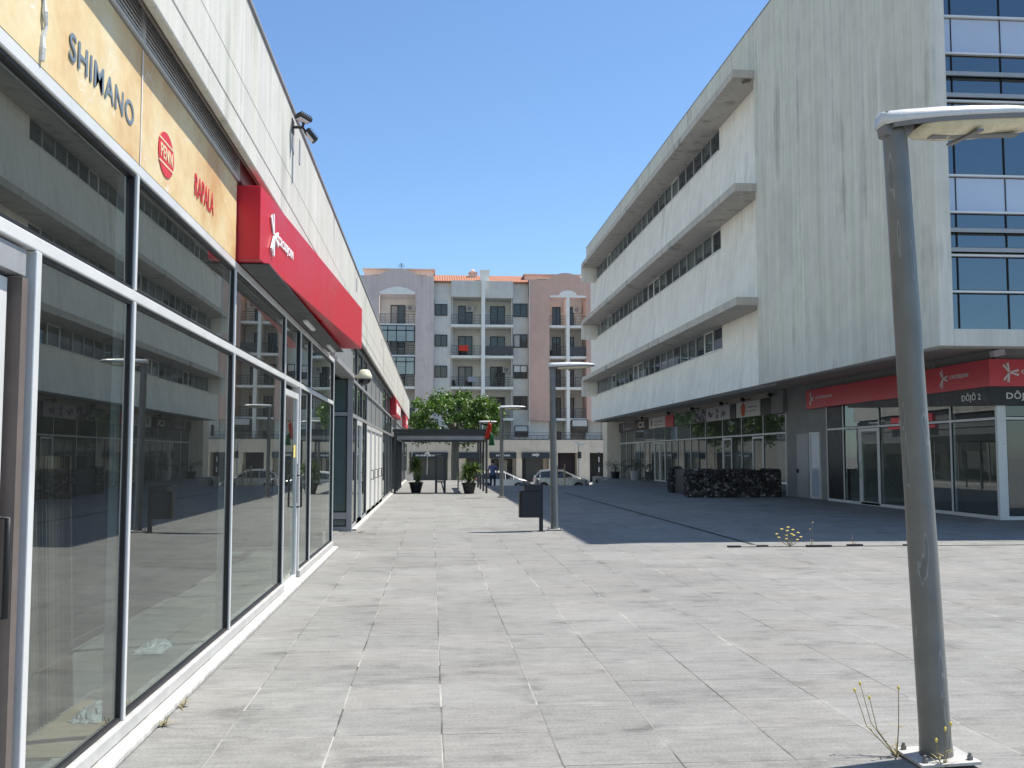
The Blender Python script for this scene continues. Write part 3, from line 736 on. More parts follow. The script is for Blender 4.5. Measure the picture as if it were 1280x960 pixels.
# dome camera
dc = thing('dome_camera', (-1.48, 21.86, 3.28), 'cream dome camera with smoked underside at the corner of the glazed recess', 'camera')
m = MB(); m.lathe([(.05, .18), (.09, .17), (.12, .13), (.15, .06), (.165, .0), (.15, -.02)], (-1.45, 21.86, 3.28), 20); m.build('housing', M['dome_cream'], dc, smooth=True)
m = MB(); m.lathe([(.14, -.021), (.135, -.06), (.11, -.11), (.06, -.145), (.02, -.155)], (-1.45, 21.86, 3.28), 20); m.build('dome', M['dome_black'], dc, smooth=True)
m = MB(); m.tube([(-1.67, 21.86, 3.3), (-1.56, 21.86, 3.32), (-1.5, 21.86, 3.42)], .03, 8); m.build('arm', M['dome_cream'], dc, smooth=True)

# ================================================================== OFFICE BUILDING (right)
XR, YF, YB = 10.8, 20.6, 69.7
ob = thing('office_building', (19, 45, 0), 'grey concrete office block with three window bands and recessed ground floor', 'building')
CR, CW, CLg = M['conc_right'], M['conc_white'], M['conc_ledge']
B(XR, 11.12, YF, 32.6, 3.95, 16.23).build('concrete_wall', CR, ob, bevel=.01)
B(XR, 11.12, 32.602, YB, 14.36, 16.23).build('parapet', CR, ob)
B(XR-.02, 11.14, YF-.02, YB+.02, 16.235, 16.27).build('roof_trim', M['alu_dull'], ob)
B(11.12, 28, YF+.6, YB, 15.5, 15.9).build('roof', CLg, ob)
B(27.7, 28, YF+.3, YB, 3.95, 15.5).build('side_wall', CR, ob)
B(11.13, 27.7, YB-.3, YB, 3.95, 15.5).build('end_wall', CR, ob)
B(11.2, 27.9, 21.4, YB, 4.30, 4.6).build('underside', M['conc_soffit'], ob)
B(XR+.01, 11.2, 21.0, YB, 3.955, 4.6).build('edge_beam', M['conc_soffit'], ob) if False else None
B(12.6, 12.9, 33, 69, 4.6, 15.4).build('inner_wall', M['interior_dark'], ob)
for li, zt in enumerate((14.63, 10.73, 6.88)):
    zb = zt-.28
    m = MB(); m.prism([(10.06, 32.5), (11.3, 32.5), (11.3, 67.1), (10.06, 67.1)], 2, zb, zt)
    m.build('ledge', CLg, ob, bevel=.015)
    zs = zb-.92; base = (10.73, 6.88, 3.95)[li]+.002
    m = MB(); m.prism([(11.06, zs), (XR+.004, base), (11.4, base), (11.4, zs)], 1, 32.605, 67.6); m.build('spandrel', CW, ob)
    B(11.10, 11.38, 32.605, 37.72, zs+.002, zb-.002).build('wall_pier', CW, ob)
    B(10.06, 11.12, 67.102, 67.28, zb-1.0, zb+.14).build('end_fin', CW, ob)
    B(11.1, 11.5, 67.6, YB-.002, base, zb).build('return_wall', M['conc_white'], ob)
    B(11.02, 11.09, 37.72, 67.09, zs+.001, zs+.035).build('window_sill', M['alu'], ob)
    n = 22; dy = (67.05-37.74)/n; rr = random.Random(li)
    for i in range(n):
        a = 37.74+i*dy; b = a+dy
        bright = rr.random() < .22
        fr = ring(MB(), 0, 11.13, 11.19, a+.006, b-.006, zs+.037, zb-.003, .045 if not bright else .065).build('window', M['alu'] if bright else M['alu_dull'], ob)
        B(11.155, 11.165, a+.05, b-.05, zs+.08, zb-.045).build('pane', M['glass_win'], fr)
        if rr.random() < .75: B(11.22, 11.23, a+.03, b-.03, zs+.06+rr.choice((0, .3, .45)), zb-.02).build('blind', M['curtain'], fr)
    B(11.9, 11.95, 37.7, 67.1, zs, zb).build('inner_wall', M['interior_dark'], ob)
# brown stain / nest at first ledge
m = MB(); rr = random.Random(8)
for i in range(7): m.lathe([(.02, -.05), (.05, -.02), (.05, .02), (.02, .05)], (10.55+rr.uniform(-.12, .12), 32.62+rr.uniform(-.0, .1), 14.30+rr.uniform(-.04, .02)), 7)
tag(m.build('bird_nest', M['bark'], org=(10.55, 32.62, 14.3)), 'small brown mud nest under the top ledge of the concrete building', 'nest')
# glazed front
m = B(11.122, 28, YF, YF+.5, 3.95, 4.30); m.build('front_beam', CR, ob)
zz = [(4.31, 5.13, 'g'), (5.16, 5.93, 'g'), (5.95, 6.88, 'l'), (6.9, 7.68, 'p'), (7.72, 9.35, 'g'), (9.37, 10.42, 'l'), (10.44, 11.25, 'p'), (11.28, 12.9, 'g'), (12.92, 13.9, 'l'), (13.92, 16.2, 'p')]
xs = [11.13, 11.36]
while xs[-1] < 27.5: xs.append(xs[-1]+1.13)
m = MB()
for z in (4.31, 5.145, 5.94, 6.89, 7.70, 9.36, 10.43, 11.265, 12.91, 13.91): m.box(11.13, 27.7, YF+.12, YF+.26, z-.022, z+.022)
m.build('transom', M['alu'], ob)
m = MB()
for x in xs[1:]:
    for z0, z1, k in zz: m.box(x-.008, x+.008, YF+.18, YF+.27, z0+.024, z1-.024)
m.build('mullion', M['gasket'], ob)
for z0, z1, k in zz:
    for x0, x1 in zip(xs[:9], xs[1:10]):
        if k == 'p':
            B(x0+.010, x1-.010, YF+.20, YF+.24, z0+.024, z1-.024).build('spandrel_panel', M['panel_blue'], ob)
        else:
            fr = ring(MB(), 1, YF+.20, YF+.24, x0+.010, x1-.010, z0+.024, z1-.024, .006).build('window', M['gasket'], ob)
            B(x0+.016, x1-.016, YF+.215, YF+.225, z0+.036, z1-.036).build('pane', M['glass_blue'], fr)
    if k == 'l':
        m = MB(); dz = (z1-z0)*.46
        for i in range(2):
            z = z0+.05+dz*i
            m.prism([(YF+.05, z), (YF+.16, z+.02), (YF+.16, z+.13), (YF+.05, z+.09)], 0, 11.13, 27.5)
        m.build('sunshade', M['alu_dull'], ob)
B(11.2, 27.6, YF+1.6, YF+1.7, 4.6, 15.4).build('inner_wall', M['interior_dark'], ob)
for z in (6.9, 10.44, 13.9): B(11.2, 27.6, YF+.3, YF+1.6, z, z+.4).build('inner_floor', M['interior'], ob)
# recessed ground floor
XS, YS = 14.25, 24.4
SG = M['glass_r']
f = MB()
f.box(XS-.04, XS+.08, YS+.06, 35.4, 2.52, 2.58); f.box(XS-.04, XS+.08, 39.62, 75.4, 2.50, 2.57); f.box(XS-.04, XS+.08, YS+.06, 35.4, .0, .09)
f.box(XS-.05, XS+.10, YS-.05, YS+.05, 0, 3.5)
for y in (26.68, 29.0, 31.15, 32.65, 33.95, 35.4): f.box(XS-.045, XS+.08, y-.03, y+.03, .09, 2.519); 
for y in (26.68, 29.0, 31.15, 33.95, 35.4): f.box(XS-.045, XS+.08, y-.03, y+.03, 2.581, 3.5)
farb = [39.62, 42.4]+[42.4+3.05*i for i in range(1, 11)]+[75.4]
for y in farb: f.box(XS-.045, XS+.08, y-.03, y+.03, 2.571, 3.38); f.box(XS-.045, XS+.08, y-.03, y+.03, 0, 2.499)
f.build('shopfront_frame', M['alu'], ob)
for a, b in ((YS+.02, 26.68), (26.68, 29.0), (29.0, 31.15), (32.65, 33.95)): pane_x('window', XS, a, b, .09, 2.52, SG, ob)
for a, b in ((YS+.02, 26.68), (26.68, 29.0), (29.0, 31.15), (31.15, 33.95)): pane_x('window', XS, a, b, 2.58, 3.38, SG, ob)
d = ring(MB(), 0, XS-.04, XS+.04, 31.2, 32.6, .02, 2.5, .09).build('door', M['alu'], ob)
B(XS-.006, XS+.006, 31.29, 32.51, .11, 2.41).build('pane', SG, d)
m = MB(); m.tube([(XS-.04, 32.5, .9), (XS-.10, 32.5, .9), (XS-.10, 32.5, 1.4), (XS-.04, 32.5, 1.4)], .015, 8); m.build('handle', M['alu_dull'], d)
B(XS-.02, XS+.05, 33.985, 35.365, .05, 3.4).build('black_panel', M['black'], ob)
B(XS, XS+.2, 35.43, 39.59, 0, 4.3).build('boarded_wall', M['boards'], ob)
B(XS, XS+.2, YS+.06, 35.43, 3.38, 4.3).build('upper_wall', M['boards'], ob)
B(XS, XS+.2, 39.6, 76, 3.38, 4.3).build('upper_wall', M['conc_soffit'], ob)
B(XS-.012, XS-.001, 37.3, 38.5, .02, 2.45).build('door', M['alu_dull'], ob)
m = MB(); m.box(XS-.08, XS-.012, 38.36, 38.42, .95, 1.1); m.build('door_handle', M['gasket'], ob)
d = ring(MB(), 0, XS-.07, XS-.002, 36.05, 37.05, .02, 2.48, .07).build('door', M['alu'], ob)
B(XS-.035, XS-.03, 36.12, 36.98, .09, 2.41).build('pane', M['panel_blue'], d)
rr = random.Random(21)
for a, b in zip(farb[:-1], farb[1:]):
    pane_x('window', XS, a, b, 2.57, 3.38, SG, ob)
    if b-a > 2.9:
        md = (a+b)/2
        B(XS-.03, XS+.06, md-.022, md+.022, .05, 2.498).build('mullion', M['alu_dull'], ob)
        for q0, q1 in ((a, md), (md, b)):
            if abs(a-42.4) < .1 and q0 == a or abs(a-45.45) < .1 and q0 == md or abs(a-60.7) < .1:
                d = ring(MB(), 0, XS-.05, XS+.03, q0+.04, q1-.04, .02, 2.45, .09).build('door', M['alu'], ob)
                B(XS-.006, XS+.006, q0+.13, q1-.13, .11, 2.36).build('pane', SG, d)
            else: pane_x('window', XS, q0, q1, .05, 2.5, SG, ob)
    else: pane_x('window', XS, a, b, .05, 2.5, SG, ob)
    if rr.random() < .6: B(XS+.5, XS+.52, a+.2, b-.3, .1, rr.uniform(1.6, 2.4)).build('blind', M['curtain'], ob)
for y in (33.97, 39.7, 48.6, 57.7, 66.8): B(XS+.21, 19.9, y-.05, y+.05, 0, 4.28).build('partition_wall', M['interior'], ob)
B(19.9, 20.1, YS+.2, 76, 0, 4.28).build('interior_wall', M['interior'], ob)
B(XS+.15, 19.9, YS+.2, 76, .002, .02).build('interior_floor', M['int_floor'], ob)
m = MB(); ring(m, 1, YS-.04, YS+.04, XS+.10, 27, .0, 3.4, .09); m.box(XS+.10, 27, YS-.035, YS+.035, 2.52, 2.58)
for x in (17., 19.8, 22.6): m.box(x-.03, x+.03, YS-.03, YS+.03, .09, 3.3)
m.build('shopfront_frame', M['alu'], ob)
for x0, x1 in ((XS+.19, 16.97), (17.03, 19.77), (19.83, 22.57), (22.63, 26.9)):
    for z0, z1 in ((.10, 2.515), (2.585, 3.3)):
        fr = ring(MB(), 1, YS-.02, YS+.02, x0+.003, x1-.003, z0, z1, .02).build('window', M['gasket'], ob)
        B(x0+.023, x1-.023, YS-.006, YS+.006, z0+.02, z1-.02).build('pane', SG, fr)
B(XS, 27, YS+.0, YS+.2, 3.42, 4.3).build('upper_wall', M['boards'], ob)
B(13.2, 14.3, 75.42, 77.2, 0, 4.3).build('corner_pillar', M['apt_podium'], ob)
B(14.3, 27, 77, 77.2, 0, 4.3).build('end_wall', M['apt_podium'], ob)
B(13.2, 27, 69.9, 77.2, 4.302, 4.6).build('canopy', M['conc_soffit'], ob)
# small flood fittings under the soffit
for y in (40.5, 44.2, 47.6, 53.0, 58.5, 66):
    t = thing('wall_lamp', (14.1, y, 4.12), 'small dark spot lamp fixed above the shop signs under the concrete overhang', 'lamp', 'spot lamps above the shop signs')
    m = MB(); m.tube([(14.25, y, 4.15), (13.95, y, 4.15)], .02, 6); m.build('arm', M['gasket'], t)
    m = MB(); m.obox((13.9, y, 4.12), (.16, .22, .14), Matrix.Rotation(R(25), 3, 'Y')); m.build('lamp_head', M['gasket'], t)
t = thing('wall_lamp', (13.9, 24.2, 4.2), 'white boxed spot lamp at the corner above the red fascia', 'lamp')
m = MB(); m.obox((14.15, 24.15, 4.18), (.3, .2, .16), Matrix.Rotation(R(-12), 3, 'Y')); m.build('lamp_head', M['sign_grey'], t, bevel=.01)
m = MB(); m.tube([(14.2, 24.2, 4.2), (14.3, 24.35, 4.26)], .02, 6); m.build('arm', M['gasket'], t)
# red fascia of the corner shop
XFs = 13.98; UXr = (0, -1, 0); UXf = (1, 0, 0)
rs = thing('shop_sign', (XFs, 30, 3.35), 'red fascia with white star logos wrapping the corner of the right shop', 'sign')
m = MB(); m.prism([(XFs, 24.25), (22, 24.25), (22, 24.38), (XFs+.2, 24.38), (XFs+.2, 36.75), (XFs, 36.75)], 2, 3.35, 4.04); m.build('sign_box', M['red_dark'], rs, bevel=.005)
m = MB()
for y in (27.2, 30.3, 33.4, 36.4): m.box(XFs+.06, XFs+.10, y-.015, y+.015, 4.04, 4.29)
m.build('hanger', M['alu_dull'], rs)
starlogo((XFs-.004, 26.55, 3.70), UXr, UZ, .25, M['white'], rs); lettering('lettering', 'CROSSJOIN', (XFs-.004, 26.2, 3.64), UXr, UZ, .95, .13, M['white'], rs, .006, .02)
starlogo((XFs-.004, 36.2, 3.70), UXr, UZ, .25, M['white'], rs); lettering('lettering', 'CROSSJOIN', (XFs-.004, 35.8, 3.64), UXr, UZ, 1.5, .13, M['white'], rs, .006, .02)
starlogo((14.5, 24.246, 3.70), UXf, UZ, .25, M['white'], rs); lettering('lettering', 'CROSSJOIN', (14.82, 24.246, 3.64), UXf, UZ, 1.1, .13, M['white'], rs, .006, .02)
bs = thing('shop_sign', (XFs, 28, 2.9), 'tapering black name board hanging under the red corner fascia', 'sign')
m = MB(); m.prism([(24.28, 2.87), (33.0, 3.22), (33.0, 3.345), (24.28, 3.345)], 0, XFs+.01, XFs+.06); m.box(XFs+.06, 22, 24.28, 24.33, 2.87, 3.345); m.build('board', M['black'], bs)
lettering('lettering', 'D\u014cJ\u014c 2', (XFs+.006, 25.62, 2.99), UXr, UZ, .92, .25, M['white'], bs, .006, .015)
lettering('lettering', 'D\u014cJ\u014c 2', (14.42, 24.276, 2.99), UXf, UZ, .92, .25, M['white'], bs, .006, .015)
# signs over the shaded shops
def shop_panel(name, y0, y1, z0, z1, mat, label, org=None):
    t = thing('shop_sign', (14.2, (y0+y1)/2, z0), label, 'sign')
    B(14.12, 14.24, y0, y1, z0, z1).build('sign_panel', mat, t); return t
def squiggles(t, y0, y1, z0, z1, n, mat, seed):
    rr = random.Random(seed); m = MB(); dy = (y1-y0)/n
    for i in range(n):
        a = y0+i*dy; q = rr.uniform(.45, .85)
        m.box(14.112, 14.119, a+dy*.12, a+dy*q, z0+rr.uniform(0, .25)*(z1-z0), z1-rr.uniform(0, .3)*(z1-z0))
    m.build('lettering', mat, t)
t = shop_panel('a', 65.1, 77.2, 3.38, 4.05, M['brown_sign'], 'long dark brown shop sign, farthest along the shaded shopfronts')
B(14.10, 14.118, 73.4, 73.5, 3.38, 4.05).build('panel_joint', M['alu_dull'], t)
squiggles(t, 75, 76.6, 3.52, 3.68, 6, M['ink_grey'], 1); squiggles(t, 71, 73, 3.50, 3.62, 7, M['ink_grey'], 2)
lettering('logo', 'CX', (14.116, 68.2, 3.5), UXr, UZ, 2.0, .42, M['sign_white'], t, .006, .03)
t = shop_panel('b', 60.3, 64.9, 3.36, 4.03, M['sign_white'], 'white shop sign with small emblem beside the red square sign')
m = MB(); m.prism([(64.1+.28*math.cos(a*.4), 3.72+.24*math.sin(a*.4)) for a in range(16)], 0, 14.112, 14.119); m.build('logo', M['ink_grey'], t)
squiggles(t, 61, 63.3, 3.68, 3.82, 8, M['ink_grey'], 3); squiggles(t, 61, 63.3, 3.5, 3.58, 10, M['ink_grey'], 4)
t = shop_panel('c', 58.2, 60.2, 3.34, 4.03, M['red_dark'], 'plain red square shop sign between the white and green signs')
squiggles(t, 58.5, 59.9, 3.4, 3.46, 6, M['orange'], 41)
t = shop_panel('d', 53.3, 58.0, 3.34, 4.05, M['green_sign'], 'green shop sign with a pale sky band above the shaded shopfront')
squiggles(t, 54.2, 57.4, 3.72, 3.88, 9, M['flag_green'], 5)
t = shop_panel('e', 51.25, 53.2, 3.36, 4.04, M['speck'], 'small black and white patterned shop sign beside the pale lettered one')
t = shop_panel('f', 46.95, 51.15, 3.36, 4.03, M['sign_grey'], 'pale grey shop sign with bold black letters over the shaded glazing')
lettering('lettering', 'Bar', (14.118, 50.7, 3.55), UXr, UZ, .9, .3, M['ink'], t, .006, .03, .3)
lettering('lettering', 'Tu', (14.118, 49.3, 3.72), UXr, UZ, .45, .22, M['ink'], t, .006, .03, .3)
lettering('lettering', 'Ri', (14.118, 49.3, 3.46), UXr, UZ, .45, .2, M['ink'], t, .006, .03, .3)
lettering('lettering', 'Joy', (14.118, 48.4, 3.48), UXr, UZ, .85, .36, M['ink'], t, .006, .03, .3)
t = shop_panel('g', 46.0, 46.9, 3.34, 4.04, M['black'], 'narrow black sign panel between two pale shop signs')
t = shop_panel('h', 42.5, 45.9, 3.36, 4.04, M['sign_white'], 'white shop sign with an orange oval emblem')
m = MB(); m.prism([(44.85+.33*math.cos(a*math.pi/12), 3.70+.31*math.sin(a*math.pi/12)) for a in range(24)], 0, 14.112, 14.119); m.build('logo', M['orange'], t)
squiggles(t, 42.9, 44.3, 3.74, 3.84, 9, M['ink_grey'], 6); squiggles(t, 43.0, 44.3, 3.56, 3.63, 11, M['ink_grey'], 7)
t = shop_panel('i', 41.1, 42.4, 3.34, 4.05, M['black'], 'dark blank sign panel beside the boarded grey wall')
B(14.1, 14.24, 39.6, 41.0, 3.34, 4.28).build('sign_return', M['boards'], ob)

# gabions
def gabion(x0, x1, y0, y1, h, label):
    g = thing('gabion_wall', ((x0+x1)/2, (y0+y1)/2, 0), label, 'gabion', None)
    rr = random.Random(int(x0*100)); m = MB()
    m.box(x0+.04, x1-.04, y0+.04, y1-.04, 0, h-.03); 
    m.build('core', M['stones'], g)
    s = MB()
    def stone(c, r):
        mt = Matrix.Rotation(rr.uniform(0, 6), 3, 'Z')@Matrix.Rotation(rr.uniform(0, 6), 3, 'X')
        vs = []
        for k in ((1, 0, 0), (-1, 0, 0), (0, 1, 0), (0, -1, 0), (0, 0, 1), (0, 0, -1)):
            vs.append(Vector(c)+mt@(Vector(k)*r*rr.uniform(.7, 1.2)))
        s.add(vs, [(0, 2, 4), (2, 1, 4), (1, 3, 4), (3, 0, 4), (2, 0, 5), (1, 2, 5), (3, 1, 5), (0, 3, 5)])
    x = x0
    n = int((x1-x0)*h*75)
    for i in range(n): stone((rr.uniform(x0+.05, x1-.05), y0+.05, rr.uniform(.05, h-.03)), rr.uniform(.05, .10))
    n = int((y1-y0)*h*75)
    for i in range(n): stone((x0+.05, rr.uniform(y0+.05, y1-.05), rr.uniform(.05, h-.03)), rr.uniform(.05, .10))
    n = int((x1-x0)*(y1-y0)*60)
    for i in range(n): stone((rr.uniform(x0+.05, x1-.05), rr.uniform(y0+.05, y1-.05), h-.04), rr.uniform(.05, .10))
    tag(s.build('stone_fill', M['stones'], g), kind='stuff')
    wm = MB(); 
    q = x0
    while q <= x1+.01: wm.tube([(q, y0-.04, .01), (q, y0-.04, h+.03)], .003, 4); q += (x1-x0)/max(1, round((x1-x0)/.45))
    for i in range(2): wm.tube([(x0-.03, y0-.04, .02+h*i), (x1+.03, y0-.04, .02+h*i)], .004, 4); wm.tube([(x0-.04, y0-.03, .02+h*i), (x0-.04, y1, .02+h*i)], .004, 4)
    wm.build('wire_cage', M['steel_dark'], g)
    return g
gabion(9.8, 13.6, 38.35, 38.95, 1.08, 'long dark stone gabion wall in front of the shaded shopfront')
gabion(10.35, 10.95, 43.3, 43.9, 1.12, 'short dark stone gabion block behind the left end of the long gabion')
t = thing('dark_board', (10.6, 41.3, 0), 'dark upright board closing the gap between the two gabions', 'board')
B(10.5, 10.6, 39.6, 43.1, 0, 1.05).build('panel', M['black'], t); B(10.47, 10.63, 39.5, 39.6, 0, 1.1).build('post', M['alu_dull'], t)

# ================================================================== STREET FURNITURE
def lamp():
    L = thing('street_lamp', (0, 0, 0), '', 'street lamp', 'street lamps in a row along the plaza')
    m = MB(); m.box(-.16, .16, -.16, .16, .012, .03); m.build('base_plate', M['alu_sill'], L, bevel=.004)
    for a, b in ((-.12, -.12), (.12, -.12), (.12, .12), (-.12, .12)):
        m = MB(); m.lathe([(.016, .03), (.016, .05), (.009, .05), (.009, .065)], (a, b, 0), 6); m.build('anchor_bolt', M['lamp_grey'], L)
    m = MB(); m.lathe([(.085, .03), (.083, .08), (.080, .12), (.076, 1.2), (.068, 2.6), (.064, 3.32), (.058, 3.345)], (0, 0, 0), 28); m.build('pole', M['pole'], L, smooth=True)
    # head: lofted shell reaching to +X
    st = [(-.085, .055, .020, .10), (-.04, .085, .02, .105), (.05, .12, .03, .105), (.2, .145, .035, .105), (.4, .155, .038, .10), (.6, .15, .036, .09), (.78, .13, .03, .07), (.89, .09, .02, .045), (.93, .045, .008, .03)]
    h = MB(); n = 14; b0 = len(h.v)
    for x, hw, dn, up in st:
        for k in range(n+1):
            a = math.pi*k/n
            h.v.append(Vector((x, -hw*math.cos(a), 3.36+x*.035+.8*up*math.sin(a)**.7)))
    for i in range(len(st)-1):
        for k in range(n):
            h.f.append([i*(n+1)+k, i*(n+1)+k+1, (i+1)*(n+1)+k+1, (i+1)*(n+1)+k]); h.mi.append(0)
    h.f.append(list(range(n+1))); h.mi.append(0)
    hd = h.build('lamp_head', M['lamp_shell'], L, smooth=True)
    s = hd.modifiers.new('solid', 'SOLIDIFY'); s.thickness = .008; s.offset = -1
    rim = MB(); vs = []
    for x, hw, dn, up in st[1:]: vs.append((x, hw, dn))
    lp_ = [(x, -h_) for x, h_, d_ in vs]+[(x, h_) for x, h_, d_ in vs[::-1]]
    nl = len(lp_)
    rim.add([(x, y, 3.36+x*.035) for x, y in lp_]+[(x, y*.96, 3.335+x*.035) for x, y in lp_], [(i, (i+1) % nl, nl+(i+1) % nl, nl+i) for i in range(nl)])
    rm = rim.build('rim', M['lamp_grey'], hd); s = rm.modifiers.new('solid', 'SOLIDIFY'); s.thickness = .006
    ln = MB(); sec = [(.11, .10, 0.004), (.16, .128, .035), (.3, .14, .05), (.5, .14, .05), (.7, .125, .04), (.82, .10, .02), (.87, .06, .004)]; n = 10
    for x, hw, dn in sec:
        for k in range(n+1):
            a = math.pi*k/n; ln.v.append(Vector((x, -hw*math.cos(a), 3.337+x*.035-dn*math.sin(a)**.6)))
    for i in range(len(sec)-1):
        for k in range(n): ln.f.append([i*(n+1)+k, i*(n+1)+k+1, (i+1)*(n+1)+k+1, (i+1)*(n+1)+k]); ln.mi.append(0)
    ln.f.append(list(range(n+1))); ln.mi.append(0); ln.f.append([(len(sec)-1)*(n+1)+k for k in range(n+1)]); ln.mi.append(0)
    lo = ln.build('lens', M['lens'], hd, smooth=True)
    m = MB(); m.obox((.40, 0, 3.296), (.035, .27, .012), Matrix.Rotation(R(8), 3, 'Z')); m.box(.2, .7, -.03, .03, 3.298, 3.306); m.build('gear_strip', M['lamp_grey'], lo)
    m = MB(); m.prism([(-.075, 3.30), (.07, 3.30), (.10, 3.355), (.06, 3.42), (-.06, 3.44), (-.085, 3.38)], 1, -.05, .05); m.build('end_casting', M['lamp_grey'], L, bevel=.012)
    return L
lp = lamp()
spots = [((2.665, 5.25), -2.3, 1.015, 'nearest grey lamp post leaning slightly, at the right front'), ((2.655, 21.8), -.6, 1.055, 'grey lamp post beside the hanging waste bin'),
         ((2.70, 39.0), 0, 1.03, 'slim lamp post just in front of the pergola corner'), ((2.70, 56.0), 0, 1.03, 'farthest lamp post rising behind the flag on the pergola')]
for i, ((x, y), lean, s, lab) in enumerate(spots):
    o = lp if i == 0 else copy_tree(lp)
    o.location = (x, y, 0); o.scale = (1, 1, s); o.rotation_euler = (0, R(lean), 0); o['label'] = lab

# waste bin
bn = thing('waste_bin', (2.28, 21.5, 0), 'dark metal waste bin hanging on a short post beside the second lamp', 'bin')
m = MB(); m.box(2.29, 2.37, 21.46, 21.54, .0, 1.0); m.box(2.25, 2.41, 21.42, 21.58, 0, .012); m.build('post', M['bin'], bn)
m = MB(); n = 14
prof = [(.19, .30), (.20, .31), (.215, .98)]
m.prism([(1.90, 21.34), (2.28, 21.34), (2.28, 21.66), (1.90, 21.66), (1.86, 21.60), (1.85, 21.5), (1.86, 21.40)], 2, .30, .86); m.build('bucket', M['bin'], bn, bevel=.01)
m = MB(); m.prism([(1.96, 21.33), (2.29, 21.33), (2.29, 21.67), (1.96, 21.67)], 2, .862, 1.0); m.prism([(1.84, 21.33), (1.96, 21.33), (1.96, 21.67), (1.84, 21.67)], 2, .97, 1.0); m.build('hood', M['bin'], bn, bevel=.008)

# pergola
pg = thing('pergola', (.35, 47.5, 0), 'dark grey steel pergola frame joined to the far end of the left shops', 'pergola')
PX0, PX1, PY0, PY1 = -1.62, 2.42, 43.5, 51.6
for y in (43.55, 46.2, 48.9, 51.5):
    for x in (PX0+.06, PX1-.06): B(x-.045, x+.045, y-.045, y+.045, 0, 2.3).build('post', M['steel_pergola'], pg)
for x in (PX0, PX1-.14): B(x, x+.14, PY0, PY1, 2.302, 2.62).build('side_beam', M['steel_pergola'], pg)
B(PX0+.142, PX1-.142, PY0, PY0+.14, 2.302, 2.46).build('front_beam', M['clad'], pg); B(PX0-.05, PX1+.06, PY0-.06, PY0+.10, 2.625, 2.75).build('gutter', M['steel_dark'], pg)
B(PX0+.142, PX1-.142, PY0+.01, PY0+.12, 2.462, 2.62).build('front_beam', M['steel_pergola'], pg)
B(PX0+.142, PX1-.142, PY1-.14, PY1, 2.302, 2.62).build('rear_beam', M['steel_pergola'], pg)
for y in (46.2, 48.9): B(PX0+.142, PX1-.142, y-.05, y+.05, 2.32, 2.60).build('cross_beam', M['steel_pergola'], pg)
B(PX0+.15, PX1-.15, PY0+.15, PY0+1.5, 2.50, 2.56).build('folded_awning', M['sign_grey'], pg)
# glass wind screens under the pergola
def screen(x0, x1, y, h, label):
    s = thing('wind_screen', ((x0+x1)/2, y, 0), label, 'screen')
    for x in (x0, x1): B(x-.05, x+.05, y-.05, y+.05, 0, h).build('post', M['steel_dark'], s)
    B(x0+.05, x1-.05, y-.02, y+.02, h-.06, h).build('rail', M['steel_dark'], s); B(x0+.05, x1-.05, y-.02, y+.02, .45, .5).build('rail', M['steel_dark'], s)
    B(x0+.05, x1-.05, y-.006, y+.006, .5, h-.06).build('pane', M['screen'], s)
    m = MB(); m.tube([(x0+.6*(x1-x0), y, .5), (x1-.03, y-.02, .05)], .025, 6); m.build('stay', M['steel_dark'], s)
screen(.20, .57, 44.0, 1.65, 'narrow glass wind screen with dark posts between the two potted yuccas')
t = thing('slim_post', (1.3, 49.5, 0), 'slim dark post standing under the pergola behind the right yucca', 'post')
B(1.27, 1.33, 49.5, 49.56, 0, 1.5).build('shaft', M['steel_dark'], t); B(1.2, 1.4, 49.43, 49.63, 0, .015).build('base_plate', M['steel_dark'], t)
for x, z, lab in ((-.9, 1.55, 'plain thin white cord hanging from the pergola beam on the left'), (-.2, .75, 'thin white cord with tufts hanging from the pergola beam')):
    t = pg
    m = MB(); m.tube([(x, 46.2, 2.32), (x+.01, 46.2, 1.7), (x-.01, 46.2, z)], .014, 6); m.build('cord', M['white'], t)
    if z < 1:
        m = MB(); rr = random.Random(2)
        for i in range(24):
            a = rr.uniform(0, 6.28); m.tube([(x, 46.2, 1.75), (x+.12*math.cos(a), 46.2+.12*math.sin(a), 1.66+rr.uniform(-.08, .06))], .008, 4)
        m.build('tuft', M['white'], t); B(x-.12, x+.12, 46.1, 46.3, 2.26, 2.315).build('ceiling_rose', M['steel_dark'], t)

# flag on the pergola corner
fg = thing('flag', (2.44, 43.3, 2.3), 'limp red and green flag hanging at the pergola corner', 'flag')
m = MB(); m.tube([(2.36, 43.42, 2.3), (2.52, 43.25, 3.12)], .016, 8); m.build('flag_pole', M['steel_dark'], fg)
def cloth(c0, c1, z0, z1, mat, seed):
    m = MB(); nx, nz = 12, 14; vs = []
    for j in range(nz+1):
        v = j/nz; wd = .30*(.35+.65*v)
        for i in range(nx+1):
            u = i/nx
            vs.append((c0[0]+(c1[0]-c0[0])*v+(u-.5)*wd+.02*math.sin(u*17+seed), c0[1]+(c1[1]-c0[1])*v+.05*math.sin(u*14+v*3+seed), z0+(z1-z0)*v-.18*u*(1-v)))
    m.add(vs, [(j*(nx+1)+i, j*(nx+1)+i+1, (j+1)*(nx+1)+i+1, (j+1)*(nx+1)+i) for j in range(nz) for i in range(nx)])
    o = m.build('cloth', mat, fg, smooth=True); s = o.modifiers.new('solid', 'SOLIDIFY'); s.thickness = .004
cloth((2.50, 43.25), (2.40, 43.3), 3.08, 2.35, M['flag_red'], 0)
cloth((2.56, 43.22), (2.56, 43.25), 2.62, 2.05, M['flag_green'], 2)

